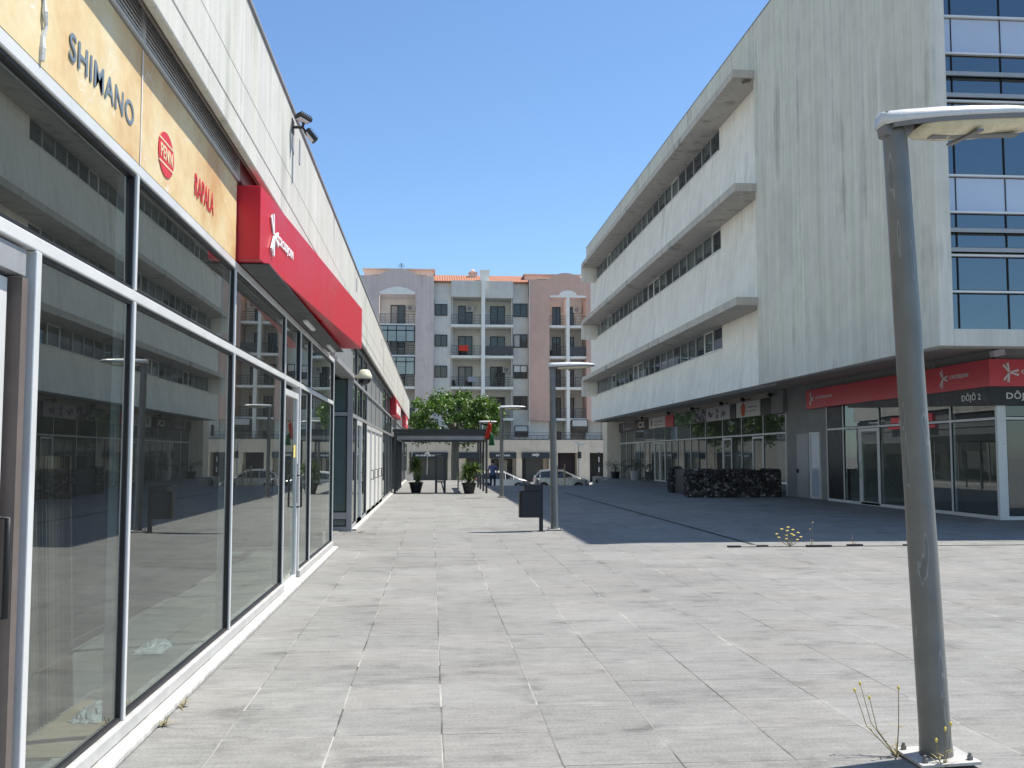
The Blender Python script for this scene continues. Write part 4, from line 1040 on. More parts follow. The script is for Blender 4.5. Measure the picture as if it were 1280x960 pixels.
# ------------------------------------------------------------------ plants
def blade(m, base, az, el, L, wd, droop, n=5):
    d = Vector((math.cos(az), math.sin(az), 0)); side = Vector((-math.sin(az), math.cos(az), 0)); p = Vector(base); pts = []
    e = el
    for i in range(n+1):
        t = i/n; wv = wd*(1-t)**.7*(.6+.4*min(1, t*4))
        pts.append((p.copy(), wv)); e -= droop/n
        p = p+(d*math.cos(e)+Vector((0, 0, 1))*math.sin(e))*(L/n)
    vs = []
    for q, wv in pts: vs += [q-side*wv, q+side*wv+Vector((0, 0, .0))]
    m.add(vs, [(2*i, 2*i+1, 2*i+3, 2*i+2) for i in range(n)])
def pot(t, c, r0, r1, h, mat):
    m = MB(); m.lathe([(r0, 0), (r1, h-.05), (r1+.02, h-.05), (r1+.02, h), (r1-.02, h), (r1-.03, h-.06)], c, 24); m.build('pot', mat, t, smooth=False)
    m = MB(); m.lathe([(r1-.035, h-.06), (.02, h-.045)], c, 16); m.build('soil', M['soil'], t)
def yucca(x, y, label, stems, seed):
    t = thing('potted_yucca', (x, y, 0), label, 'potted plant')
    rr = random.Random(seed); pot(t, (x, y, 0), .20, .30, .46, M['pot'])
    tr = MB(); lf = MB()
    for (dx, dy, h, n, L) in stems:
        top = Vector((x+dx*1.6, y+dy, .42+h)); tr.tube([(x+dx, y+dy, .42), ((x+dx+top.x)/2+.02, y+dy, .42+h*.5), top], [.04, .036, .032], 8)
        for k in range(n):
            az = rr.uniform(0, 6.283); el = math.asin(rr.uniform(-.45, 1)); blade(lf, top+Vector((0, 0, rr.uniform(-.15, .1))), az, el, L*rr.uniform(.7, 1.15), .036, rr.uniform(.1, .8))
    tr.build('stem', M['bark'], t, smooth=True); lf.build('foliage', M['yucca'], t)
yucca(-.67, 44.36, 'potted yucca with one tall leafy head, left of the pergola entrance', [(0, 0, .75, 280, .58), (.06, .05, .12, 50, .36)], 3)
yucca(1.60, 43.2, 'bushy potted yucca with two leafy heads, by the right pergola post', [(-.05, 0, .50, 250, .62), (.16, .03, .62, 150, .52), (0, .05, .15, 60, .42)], 5)
def palm(x, y, r, label, mat, seed, n=16, L=1.0, h=.5):
    t = thing('potted_palm', (x, y, 0), label, 'potted plant'); rr = random.Random(seed); pot(t, (x, y, 0), r*.8, r, h, mat)
    m = MB(); m.tube([(x, y, h-.05), (x, y, h+.35)], [.07, .05], 8); m.build('stem', M['bark'], t)
    lf = MB()
    for k in range(n):
        az = k*2.4; el = rr.uniform(.3, 1.3); d = Vector((math.cos(az), math.sin(az), 0)); p = Vector((x, y, h+.3)); e = el
        for i in range(9):
            q = p+(d*math.cos(e)+Vector((0, 0, 1))*math.sin(e))*(L/9); e -= .2
            for sgn in (-1, 1): blade(lf, q, az+sgn*.9, e-.2, .34*(1-i/12), .018, .5, 3)
            p = q
    lf.build('foliage', M['palm'], t)
palm(13.0, 71.0, .33, 'dark potted palm near the far pillar under the overhang', M['pot'], 2)
palm(13.55, 66.6, .36, 'leafy palm in a pale pot beside the far shop door', M['pot_pale'], 4, 18, 1.1, .62)

# plane tree beyond the pergola
def tree(x, y, z0, th, crown_c, cr, nclump, nleaf, label, seed, trunk_r, lsz):
    t = thing('tree', (x, y, z0), label, 'tree'); rr = random.Random(seed)
    m = MB(); top = Vector((x+.05, y, z0+th))
    m.tube([(x, y, z0), (x+.03, y, z0+.25), (x-.02, y, z0+th*.5), top], [trunk_r*1.25, trunk_r, trunk_r*.92, trunk_r*.85], 12)
    cl = []
    for i in range(nclump):
        a = rr.uniform(0, 6.283); u = rr.uniform(-1, 1); rad = rr.uniform(.4, 1.0)**.5*(1+.16*math.sin(a*3+1.3)*math.cos(u*4)+rr.uniform(-.05, .12))
        s = math.sqrt(1-u*u)
        c = Vector((crown_c[0]+cr[0]*rad*s*math.cos(a), crown_c[1]+cr[1]*rad*s*math.sin(a), crown_c[2]+cr[2]*rad*u)); cl.append(c)
    for c in cl[::4]:
        md = top.lerp(c, .5)+Vector((rr.uniform(-.2, .2), rr.uniform(-.2, .2), -.1)); m.tube([top-Vector((0, 0, .2)), md, c], [trunk_r*.42, trunk_r*.22, .02], 6)
    m.build('trunk', M['bark'], t, smooth=True)
    lf = MB()
    for c in cl:
        rc = rr.choice((rr.uniform(.35, .6), rr.uniform(.6, .95)))
        for k in range(nleaf):
            v = Vector((rr.gauss(0, 1), rr.gauss(0, 1), rr.gauss(0, .8))); v = v.normalized()*rc*rr.uniform(.3, 1.05)
            p = c+v; nrm = (v.normalized()*.5+Vector((rr.uniform(-1, 1), rr.uniform(-1, 1), rr.uniform(-.2, 1.2)))).normalized()
            u = nrm.orthogonal().normalized(); u.rotate(Matrix.Rotation(rr.uniform(0, 6.28), 3, nrm)); w_ = nrm.cross(u); s = lsz*rr.uniform(.6, 1.25)
            lf.add([p-u*s, p-w_*s*.7+u*s*.1, p+u*s, p+w_*s*.7+u*s*.1], [(0, 1, 2, 3)])
    lf.build('crown', M['leaf'], t)
tree(2.0, 86.6, -.86, 4.3, (1.75, 86.6, 4.9), (4.0, 3.0, 2.15), 120, 95, 'round bushy green street tree behind the pergola', 6, .36, .135)

# weeds
def weed(x, y, stems, label, seed, flowers=True, fs=.0075):
    t = thing('weed', (x, y, 0), label, 'weed'); rr = random.Random(seed); m = MB(); fl = MB(); lf = MB()
    for (dx, dy, h) in stems:
        p2 = Vector((x+dx, y+dy, h)); md = Vector((x+dx*.75, y+dy*.6, h*.45))
        m.tube([(x, y, 0), md, p2], [.0035, .0026, .0018], 5)
        for k in range(3):
            q = Vector((x, y, 0)).lerp(md, rr.uniform(.2, 1)); blade(lf, q, rr.uniform(0, 6.28), .6, .06, .006, .4, 3)
        if flowers: fl.lathe([(.004, -.01), (fs, 0), (fs*.9, .006), (.003, .012)], p2, 7)
    for k in range(8): blade(lf, (x, y, .002), rr.uniform(0, 6.28), rr.uniform(.2, 1.1), rr.uniform(.06, .14), .006, .6, 3)
    m.build('stem', M['weed'], t); lf.build('leaves', M['weed'], t)
    if flowers: fl.build('flower', M['yellow'], t)
weed(2.48, 5.32, [(-.18, .1, .33), (-.14, .12, .36), (-.12, .05, .3), (.02, .0, .36)], 'thin stemmed weed with yellow heads beside the nearest lamp base', 1)
weed(2.62, 5.10, [(.02, 0, .2), (-.04, -.02, .15), (.06, .02, .22)], 'dry straw weed in front of the nearest lamp base plate', 2)
weed(6.35, 17.6, [(-.24, 0, .22), (-.13, .05, .30), (-.05, -.05, .34), (.07, .04, .29), (.15, 0, .24), (.22, .06, .16), (-.17, .1, .15), (.09, .05, .19), (-.03, .05, .27), (.02, -.04, .22), (-.09, -.06, .2), (.12, -.04, .12), (-.06, .02, .13)], 'flowering weed tuft growing from the broken drain edging', 3, True, .03)
weed(6.75, 17.6, [(.02, 0, .42), (-.03, .0, .3)], 'tall single stalk weed right of the flowering tuft', 4, True, .012)
weed(7.5, 17.6, [(.02, 0, .22), (-.03, .0, .3), (.08, 0, .14)], 'small sparse weed in the drain edging', 5, False)
weed(8.9, 17.6, [(.12, 0, .16), (-.14, .0, .14), (.03, 0, .2)], 'low spreading weed in the drain edging, right of the lamp pole', 6, False)
weed(-1.585, 6.7, [(.03, .03, .06), (.04, -.02, .05)], 'tiny dark weed at the foot of the white plinth, farther of two', 7, False)
weed(-1.585, 6.25, [(.03, .03, .05), (.04, -.02, .07), (.02, 0, .06)], 'tiny dry weed at the foot of the white plinth, nearer of two', 8, False)
weed(-1.5, 21.4, [(.1, .02, .04), (.14, -.03, .05), (.05, 0, .06)], 'dry leaves caught at the corner of the glazed recess', 9, False)

# ================================================================== FAR STREET: person, cars, scooters, posts
def person(x, y, z, ang, label):
    t = thing('person', (x, y, z), label, 'person')
    J = {'pel': (0, 0, .95), 'sp': (0, 0, 1.15), 'ch': (0, .01, 1.36), 'nk': (0, .01, 1.50), 'hd': (0, .02, 1.60), 'ht': (0, .02, 1.72),
         'hl': (-.1, 0, .90), 'kl': (-.11, .04, .50), 'al': (-.11, -.03, .09), 'fl': (-.12, .13, .04),
         'hr': (.1, 0, .90), 'kr': (.12, .10, .50), 'ar': (.12, -.08, .10), 'fr': (.13, .08, .04),
         'sl': (-.19, 0, 1.42), 'el': (-.26, -.02, 1.14), 'wl': (-.25, .06, .90), 'xl': (-.25, .09, .80),
         'sr': (.19, 0, 1.42), 'er': (.26, -.02, 1.14), 'wr': (.24, .07, .90), 'xr': (.24, .1, .80)}
    rad = {'pel': .15, 'sp': .14, 'ch': .16, 'nk': .062, 'hd': .095, 'ht': .075, 'hl': .10, 'kl': .065, 'al': .045, 'fl': .04, 'hr': .10, 'kr': .065, 'ar': .045, 'fr': .04,
           'sl': .075, 'el': .05, 'wl': .034, 'xl': .04, 'sr': .075, 'er': .05, 'wr': .034, 'xr': .04}
    E = [('pel', 'sp'), ('sp', 'ch'), ('ch', 'nk'), ('nk', 'hd'), ('hd', 'ht'), ('pel', 'hl'), ('hl', 'kl'), ('kl', 'al'), ('al', 'fl'), ('pel', 'hr'), ('hr', 'kr'), ('kr', 'ar'), ('ar', 'fr'),
         ('ch', 'sl'), ('sl', 'el'), ('el', 'wl'), ('wl', 'xl'), ('ch', 'sr'), ('sr', 'er'), ('er', 'wr'), ('wr', 'xr')]
    ks = list(J); me = bpy.data.meshes.new('body'); me.from_pydata([J[k] for k in ks], [(ks.index(a), ks.index(b)) for a, b in E], [])
    o = bpy.data.objects.new('body', me); COL.objects.link(o)
    sk = o.modifiers.new('skin', 'SKIN'); me.skin_vertices.new() if not me.skin_vertices else None
    for i, k in enumerate(ks): me.skin_vertices[0].data[i].radius = (rad[k], rad[k]*.8 if k in ('ch', 'sp', 'pel') else rad[k])
    me.skin_vertices[0].data[0].use_root = True
    o.modifiers.new('sub', 'SUBSURF').levels = 1
    dg = bpy.context.evaluated_depsgraph_get(); nm = bpy.data.meshes.new_from_object(o.evaluated_get(dg)); bpy.data.objects.remove(o)
    nm.name = 'body'
    nm.materials.clear()
    for q in ('skin', 'shirt', 'jeans', 'tyre'): nm.materials.append(M[q])
    for p in nm.polygons:
        zc = p.center.z; xc = abs(p.center.x)
        p.material_index = 3 if zc < .085 else 1 if (zc > .93 and zc < 1.47 and not (xc > .2 and zc < 1.16)) else 2 if (zc <= .93 and not xc > .195) else 0
        p.use_smooth = True
    b = bpy.data.objects.new('body', nm); COL.objects.link(b); b.parent = t; ORG[b] = Vector((x, y, z))
    h = MB(); h.lathe([(.02, .125), (.07, .11), (.10, .06), (.105, 0), (.095, -.04)], (x, y+.0, z+1.665), 14); hh = h.build('hair', M['hair'], t, smooth=True)
    t.rotation_euler = (0, 0, ang)
    return t
person(3.62, 60.0, -.43, R(-8), 'person in a blue shirt and dark jeans walking away down the ramp')

def car(x, y, z, ang, paint, prof, label, L):
    t = thing('parked_car', (0, 0, 0), label, 'car', 'cars parked along the street')
    # prof stations: x, belt z, roof z, half width belt, half width roof
    W = .88; body = MB(); gl = MB(); n = len(prof)
    rows = []
    for (px, bz, rz, wb, wr) in prof:
        rows.append([Vector((px, -wb*.93, .24)), Vector((px, -wb, .5)), Vector((px, -wb*.98, bz)), Vector((px, -wr*1.03, max(bz, rz-.09))), Vector((px, -wr*.97, rz)), Vector((px, 0, rz+.04)), Vector((px, wr*.97, rz)), Vector((px, wr*1.03, max(bz, rz-.09))), Vector((px, wb*.98, bz)), Vector((px, wb, .5)), Vector((px, wb*.93, .24))])
    for i in range(n-1):
        a, b = rows[i], rows[i+1]
        for k in range(10):
            tall = (k in (2, 7)) and (prof[i][2]-prof[i][1] > .1 or prof[i+1][2]-prof[i+1][1] > .1)
            slope = k in (4, 5) and abs(prof[i][2]-prof[i+1][2]) > .22
            (gl if tall or slope else body).add([a[k], b[k], b[k+1], a[k+1]], [(0, 1, 2, 3)])
        body.add([a[0], b[0], b[10], a[10]], [(3, 2, 1, 0)])
    body.add(rows[0], [tuple(range(11))]); body.add(rows[-1], [tuple(range(11))[::-1]])
    b = body.build('body', paint, t); gl.build('window', M['car_glass'], t)
    pl = MB()
    for i in range(1, n-1):
        if prof[i][2]-prof[i][1] > .2:
            for s in (2, 8):
                e = 3 if s == 2 else 7; pl.tube([rows[i][s], rows[i][e]], .028, 5)
    pl.build('pillar', paint, t)
    for wx in (prof[0][0]+.75, prof[-1][0]-.8):
        for s in (-1, 1):
            m = MB(); m.lathe([(.20, -.09), (.31, -.09), (.325, -.05), (.325, .05), (.31, .09), (.20, .09)], (wx, s*.80, .325), 20, 'y'); w_ = m.build('wheel', M['tyre'], t)
            m = MB(); m.lathe([(.06, s*.07-.01), (.19, s*.085-.01), (.2, s*.085+.01), (.06, s*.075+.012)], (wx, s*.80, .325), 14, 'y'); m.build('rim', M['rim'], w_)
            m = MB(); m.lathe([(.37, -.03), (.37, .03)], (wx, s*.855, .335), 20, 'y'); m.build('wheel_arch', M['gasket'], t)
    fx = prof[-1][0]
    for s in (-1, 1):
        m = MB(); m.obox((fx-.12, s*.62, .66), (.26, .30, .13), Matrix.Rotation(s*R(-18), 3, 'Z')); m.build('headlight', M['sign_white'], t, bevel=.02)
        m = MB(); m.obox((prof[0][0]+.05, s*.68, .85), (.1, .2, .22), Matrix.Identity(3)); m.build('tail_light', M['red_dark'], t)
        m = MB(); m.obox((.55, s*.98, 1.0), (.12, .16, .1), Matrix.Identity(3)); m.build('mirror', paint, t)
    for o in t.children: ORG[o] = Vector((0, 0, 0))
    t.location = (x, y, z); t.rotation_euler = (0, 0, ang)
    return t
hatch = [(-1.95, .80, .84, .74, .66), (-1.85, .92, 1.0, .82, .66), (-1.45, .95, 1.42, .85, .60), (-.6, .94, 1.50, .86, .62), (.15, .93, 1.46, .86, .61), (.75, .92, 1.18, .86, .66), (1.15, .90, .96, .85, .74), (1.6, .82, .86, .82, .70), (1.9, .66, .70, .72, .6)]
suv = [(-2.05, .85, .92, .76, .68), (-1.95, 1.0, 1.1, .84, .70), (-1.55, 1.02, 1.52, .87, .63), (-.7, 1.0, 1.60, .88, .65), (.2, 1.0, 1.55, .88, .64), (.85, .98, 1.22, .88, .68), (1.25, .95, 1.02, .87, .76), (1.75, .88, .92, .84, .72), (2.05, .70, .74, .74, .62)]
car(5.15, 73.5, -1.0, 0, M['car_white'], hatch, 'white hatchback partly hidden behind the person and lamp post', 3.9)
car(9.55, 74.5, -1.0, R(-4), M['car_silver'], suv, 'silver car parked to the right of the second lamp pole', 4.1)
def scooter(x, y, z, ang, label, seed):
    t = thing('scooter', (0, 0, 0), label, 'scooter', 'scooters parked by the kerb')
    for wx in (-.55, .6):
        m = MB(); m.lathe([(.14, -.045), (.21, -.04), (.225, 0), (.21, .04), (.14, .045)], (wx, 0, .225), 16, 'y'); w_ = m.build('wheel', M['tyre'], t)
        m = MB(); m.lathe([(.03, -.03), (.14, -.03), (.14, .03), (.03, .03)], (wx, 0, .225), 12, 'y'); m.build('rim', M['rim'], w_)
    m = MB(); m.prism([(-.85, .45), (-.4, .28), (.1, .24), (.4, .3), (.45, .85), (.36, .9), (.3, .42), (-.05, .36), (-.15, .66), (-.8, .72)], 1, -.15, .15); m.build('body', M['steel_dark'], t, bevel=.03)
    m = MB(); m.prism([(-.75, .72), (-.12, .70), (-.12, .78), (-.72, .82)], 1, -.14, .14); m.build('seat', M['tyre'], t, bevel=.03)
    m = MB(); m.tube([(.6, 0, .3), (.44, 0, .95)], .03, 8); m.tube([(.42, -.32, 1.0), (.45, 0, .97), (.42, .32, 1.0)], .018, 8); m.build('handlebar', M['alu_dull'], t)
    m = MB(); m.lathe([(.03, -.05), (.08, -.03), (.09, .03)], (.5, 0, .88), 12, 'x'); m.build('headlight', M['sign_white'], t)
    for s in (-1, 1):
        m = MB(); m.tube([(.42, s*.25, 1.0), (.40, s*.34, 1.14)], .008, 5); m.obox((.40, s*.36, 1.16), (.02, .12, .08), Matrix.Identity(3)); m.build('mirror', M['sign_white'], t)
    for o in t.children: ORG[o] = Vector((0, 0, 0))
    t.location = (x, y, z); t.rotation_euler = (0, 0, ang)
scooter(7.25, 72.5, -1.0, R(25), 'dark scooter parked between the white hatchback and the silver car', 1)
scooter(12.3, 72.5, -1.0, R(160), 'dark scooter parked right of the silver car', 2)
# posts on the far street
def zat(y, px): return HEYE+(VPY-px)*y/FOC
t = thing('camera_pole', (12.3, 84, -1.0), 'slim grey pole with angled camera heads on the far street', 'pole')
m = MB(); m.tube([(12.3, 84, -1.0), (12.3, 84, 2.6)], [.06, .045], 8); m.build('shaft', M['alu_dull'], t)
m = MB(); m.obox((12.15, 84, 2.72), (.5, .14, .14), Matrix.Rotation(R(32), 3, 'Y')); m.obox((12.62, 84, 2.62), (.45, .14, .14), Matrix.Rotation(R(-25), 3, 'Y')); m.build('camera_head', M['sign_grey'], t)
B(12.2, 12.5, 83.9, 84.1, 1.4, 1.95).build('box', M['steel_dark'], t)
t = thing('striped_pole', (14.0, 84, -1.0), 'thin black and white striped pole before the dark garage opening', 'pole')
for i in range(8): B(13.96, 14.04, 83.96, 84.04, -1.0+i*.42, -1.0+(i+1)*.42-.002).build('band', M['white'] if i % 2 else M['ink'], t)
t = thing('tree_stake', (9.0, 70, -1.0), 'pair of pale wooden tree stakes joined by a crossbar', 'stake')
for x in (8.72, 9.25): B(x-.04, x+.04, 69.96, 70.04, -1.0, 1.05 if x > 9 else .9).build('stake', M['wood'], t)
B(8.76, 9.21, 69.97, 70.03, .62, .70).build('crossbar', M['wood'], t)
m = MB(); rr = random.Random(77)
for i in range(420): blade(m, (rr.uniform(8.3, 11.4), rr.uniform(69.2, 70.4), -1.0), rr.uniform(0, 6.28), rr.uniform(.6, 1.5), rr.uniform(.3, .8), .03, .6, 3)
tag(m.build('verge_grass', M['yucca']), 'rough dry grass round the tree stakes by the street', 'grass', kind='stuff')

# ================================================================== APARTMENT BUILDING (far)
AY = 97.0
def AX(px, y=AY): 
    a = math.atan((px-640)/FOC*1.0)
    return y*math.tan(PS+a)
def AZp(py, y=AY): return HEYE+(VPY-py)*y/FOC
ab = thing('apartment_building', (4, 100, -.86), 'six storey apartment block in pink and pale render with balconies closing the plaza', 'building')
G, W_, LG = M['apt_grey'], M['apt_white'], M['apt_loggia']
fl_y = [406, 445, 484, 523]             # picture rows of the floor slabs
fz = [AZp(q) for q in fl_y]
ztop = AZp(370); zpod = AZp(549)
def rails(m, x0, x1, y, z, h=.95, n=None, solid=False):
    m.box(x0, x1, y-.03, y+.03, z+h-.05, z+h)
    if solid: m.box(x0, x1, y-.01, y+.01, z+.08, z+h-.06)
    else:
        for k in range(5): m.box(x0, x1, y-.012, y+.012, z+.1+k*.15, z+.13+k*.15)
        q = x0
        while q < x1: m.box(q, q+.03, y-.02, y+.02, z, z+h-.05); q += .55
def awindow(x0, x1, z0, z1, y, parent, kind=0, mull=1):
    w_ = MB(); ring(w_, 1, y-.05, y+.03, x0, x1, z0, z1, .07)
    for k in range(1, mull+1):
        c = x0+(x1-x0)*k/(mull+1); w_.box(c-.035, c+.035, y-.045, y+.025, z0+.07, z1-.07)
    o = w_.build('window', M['apt_dark'], parent)
    B(x0+.07, x1-.07, y-.012, y-.002, z0+.07, z1-.07).build('pane', M['car_glass'], o)
    if kind == 1: B(x0+.07, x1-.07, y-.03, y-.014, z0+(z1-z0)*.5, z1-.07).build('shutter', M['shutter'], o)
    if kind == 2: B(x0+.10, x0+(x1-x0)*.45, y-.02, y-.014, z0+.1, z1-.1).build('curtain', M['curtain'], o)
    if kind == 3: B(x0-.02, x1+.02, y-.10, y-.06, z1-.02, z1+.30).build('shutter_box', M['shutter'], o)
    return o
# rear mass
B(AX(400), AX(820), 99.0, 110, zpod, AZp(352)).build('wall', M['apt_loggia'], ab)
def col(x0, x1, y, z0, z1, mat, name='wall'): return B(AX(x0), AX(x1), y, 99.0-.002, z0, z1).build(name, mat, ab)
zt = AZp(346)
col(400, 473, 96.2, zpod, zt, M['apt_pinkgrey']); col(518.5, 541.5, 96.2, zpod, zt, M['apt_pinkgrey'])
col(541.6, 563, 96.9, zpod, AZp(352), G); 
col(641, 660, 96.9, zpod, AZp(352), M['apt_bluegrey'])
pf = AZp(526)
col(660.1, 686, 96.2, pf, AZp(349), M['apt_pink']); col(732, 752, 96.2, pf, AZp(349), M['apt_pink'])
col(660.1, 686, 96.9, zpod, pf-.002, G); col(732, 752, 96.9, zpod, pf-.002, M['apt_bluegrey'])
col(752.1, 820, 96.6, zpod, AZp(352), M['apt_bluegrey'])
# arched pediments over the two towers
def pediment(x0, x1, xa, xb, ysh, ypk, ybot, mat, y0):
    X0, X1, Xa, Xb = AX(x0), AX(x1), AX(xa), AX(xb); zs, zp, zb = AZp(ysh), AZp(ypk), AZp(ybot)
    pts = [(X0, zb), (X1, zb), (X1, zs)]
    for i in range(17):
        u = i/16; pts.append((Xb+(Xa-Xb)*u, zs+(zp-zs)*math.sin(math.pi*u)**.8))
    pts.append((X0, zs))
    MB().prism(pts, 1, y0, y0+.5).build('pediment', mat, ab)
pediment(400, 541.5, 471, 523, 346.5, 337.5, 369.5, M['apt_pinkgrey'], 96.19)
pediment(660.1, 752, 684, 728, 348.5, 339.5, 371, M['apt_pink'], 96.19)
MB().prism([(AX(473.5), AZp(369.4)), (AX(518), AZp(369.4)), (AX(518), AZp(366.5)), (AX(507), AZp(361.5)), (AX(496), AZp(359.5)), (AX(485), AZp(361.5)), (AX(473.5), AZp(366.5))], 1, 96.13, 96.186).build('tympanum', W_, ab)
MB().prism([(AX(686.5), AZp(371)), (AX(731.5), AZp(371)), (AX(731.5), AZp(368.5))]+[(AX(709+11*math.cos(a*math.pi/10)), AZp(368-6*math.sin(a*math.pi/10))) for a in range(11)]+[(AX(686.5), AZp(368.5))], 1, 96.13, 96.186).build('tympanum', W_, ab)
B(AX(452), AX(541), 98.5, 104, zt, AZp(333.5)).build('penthouse', M['apt_peach'], ab)
B(AX(450), AX(543), 98.2, 104.3, AZp(333.4), AZp(332)).build('penthouse_roof', M['apt_pinkgrey'], ab)
for a, b in ((463, 477), (519, 532)): B(AX(a), AX(b), 98.42, 98.49, AZp(344.5), AZp(340.5)).build('window', M['apt_dark'], ab)
B(AX(658), AX(729), 98.5, 104, AZp(349), AZp(338)).build('penthouse', M['apt_peach'], ab)
B(AX(656), AX(731), 98.2, 104.3, AZp(337.9), AZp(336.5)).build('penthouse_roof', M['apt_pinkgrey'], ab)
B(AX(673), AX(686), 98.42, 98.49, AZp(346.5), AZp(343)).build('window', M['apt_dark'], ab)
m = MB(); x0, x1 = AX(541.6), AX(660); m.add([(x0, 96.5, AZp(351)), (x1, 96.5, AZp(351)), (x1, 101.5, AZp(351)+1.45), (x0, 101.5, AZp(351)+1.45), (x0, 96.5, AZp(351)-.12), (x1, 96.5, AZp(351)-.12), (x1, 101.5, AZp(351)-.12), (x0, 101.5, AZp(351)-.12)],
      [(0, 1, 2, 3), (4, 7, 6, 5), (0, 4, 5, 1), (1, 5, 6, 2), (2, 6, 7, 3), (3, 7, 4, 0)]); rf = m.build('roof', M['terracotta'], ab)
m = MB(); m.box(AX(587.5), AX(597), 99.8, 100.6, AZp(346), AZp(333)); m.box(AX(586.5), AX(598), 99.7, 100.7, AZp(333), AZp(331.6)); m.lathe([(.22, 0), (.25, .2), (.1, .34)], (AX(592), 100.2, AZp(331.6)), 10); m.build('chimney', M['apt_peach'], rf)
m = MB(); m.box(AX(600), AX(611), 96.6, 97.4, AZp(352), AZp(338)); m.box(AX(599.3), AX(611.8), 96.5, 97.5, AZp(338), AZp(336.5)); m.build('chimney', W_, rf)
# central bay: upper block, pillar, loggias
B(AX(563.1), AX(601), 96.4, 98.9, AZp(371), AZp(350.5)).build('upper_block', M['apt_bluegrey'], ab)
B(AX(605.6), AX(641), 96.4, 98.9, AZp(372), AZp(350.5)).build('upper_block', M['apt_bluegrey'], ab)
B(AX(601.1), AX(605.5), 96.1, 98.9, zpod, AZp(351)).build('pillar', W_, ab)
def loggia(x0, x1, y_front, doors, mat_rail, first_solid=None, seed=0):
    rr = random.Random(seed)
    B(AX(x0)+.01, AX(x1)-.01, 98.85, 98.95, zpod, AZp(370)).build('loggia_wall', LG, ab)
    for i, z in enumerate(fz):
        bl = B(AX(x0)+.006, AX(x1)-.006, y_front, 98.84, z-.22, z).build('balcony', W_, ab)
        m = MB(); rails(m, AX(x0)+.02, AX(x1)-.02, y_front+.08, z+.001, solid=(first_solid == i)); m.build('railing', mat_rail, bl)
        for d0, d1 in doors: awindow(AX(d0), AX(d1), z+.02, z+2.15, 98.80, ab, rr.choice((0, 0, 2, 3)))
    # clutter on the balconies
loggia(563, 601, 96.3, [(573, 591)], M['apt_rail'], None, 1)
loggia(605.6, 641, 96.3, [(614, 632.5)], M['apt_rail'], 1, 2)
loggia(686, 707, 96.3, [(693.5, 704)], M['apt_rail'], None, 3)
loggia(711, 732, 96.3, [(711.5, 721)], M['apt_rail'], 1, 4)
B(AX(707), AX(711), 96.1, 98.9, zpod, AZp(370.5)).build('pillar', W_, ab)
loggia(473, 518.5, 96.3, [(486, 505)], M['apt_rail'], 3, 5)
# glazed balconies of the left tower
for i, (ya, yb) in enumerate(((408, 429), (447, 470))):
    z1, z0 = AZp(ya), AZp(yb)
    w_ = MB(); ring(w_, 1, 96.24, 96.30, AX(473)+.02, AX(518.5)-.02, z0, z1, .09)
    for q in (484, 495, 507): w_.box(AX(q)-.045, AX(q)+.045, 96.245, 96.295, z0+.09, z1-.09)
    w_.box(AX(473)+.12, AX(518)-.12, 96.245, 96.295, z1-.55, z1-.45)
    o = w_.build('window', M['apt_dark'] if i == 0 else M['ink'], ab); B(AX(473)+.1, AX(518)-.1, 96.265, 96.275, z0+.09, z1-.09).build('pane', M['glass_win'], o)
rr = random.Random(9)
for i, z in enumerate(fz[:3]+[AZp(523)]):
    awindow(AX(543), AX(558.5), z+.85+.05, z+2.05, 96.86, ab, (3, 0, 0, 0)[i], 1)
    awindow(AX(641.5), AX(659), z+.85, z+2.15, 96.86, ab, (0, 2, 1, 0)[i], 1)
awindow(AX(643), AX(660), AZp(546), AZp(532), 96.84, ab, 1, 0)
awindow(AX(713), AX(733), AZp(541), AZp(524.5), 96.16, ab, 1, 0)
B(AX(758.5), AX(761.5), 96.5, 96.59, AZp(546), AZp(533)).build('window', M['apt_dark'], ab)
awindow(AX(697), AX(704), AZp(549), AZp(539), 98.7, ab, 0, 0)
m = MB(); x, y, z = AX(499), 100., AZp(332); m.tube([(x, y, z), (x, y, z+.9)], .03, 6)
for k in range(4): m.tube([(x-.35+.05*k, y, z+.5+.1*k), (x+.35-.05*k, y, z+.5+.1*k)], .018, 4)
m.build('aerial', M['apt_rail'], ab)
for px, rw, nm in ((588, 0, 1), (635, 2, 1), (725, 0, 1), (512, 0, 1)):
    m = MB(); x, z = AX(px), fz[rw]; m.box(x-.4, x+.4, 98.45, 98.78, z+1.55, z+2.15); u_ = m.build('air_conditioner', M['shutter'], ab)
    m = MB(); m.lathe([(.22, 0), (.22, .02)], (x-.08, 98.43, z+1.85), 14, 'y'); m.build('fan_grille', M['ink_grey'], u_)
for px in (564.5, 639.5, 661.0):
    m = MB(); m.tube([(AX(px), 96.15 if px > 650 else 96.85, zpod), (AX(px), 96.15 if px > 650 else 96.85, AZp(352))], .05, 6); m.build('downpipe', M['shutter'], ab)
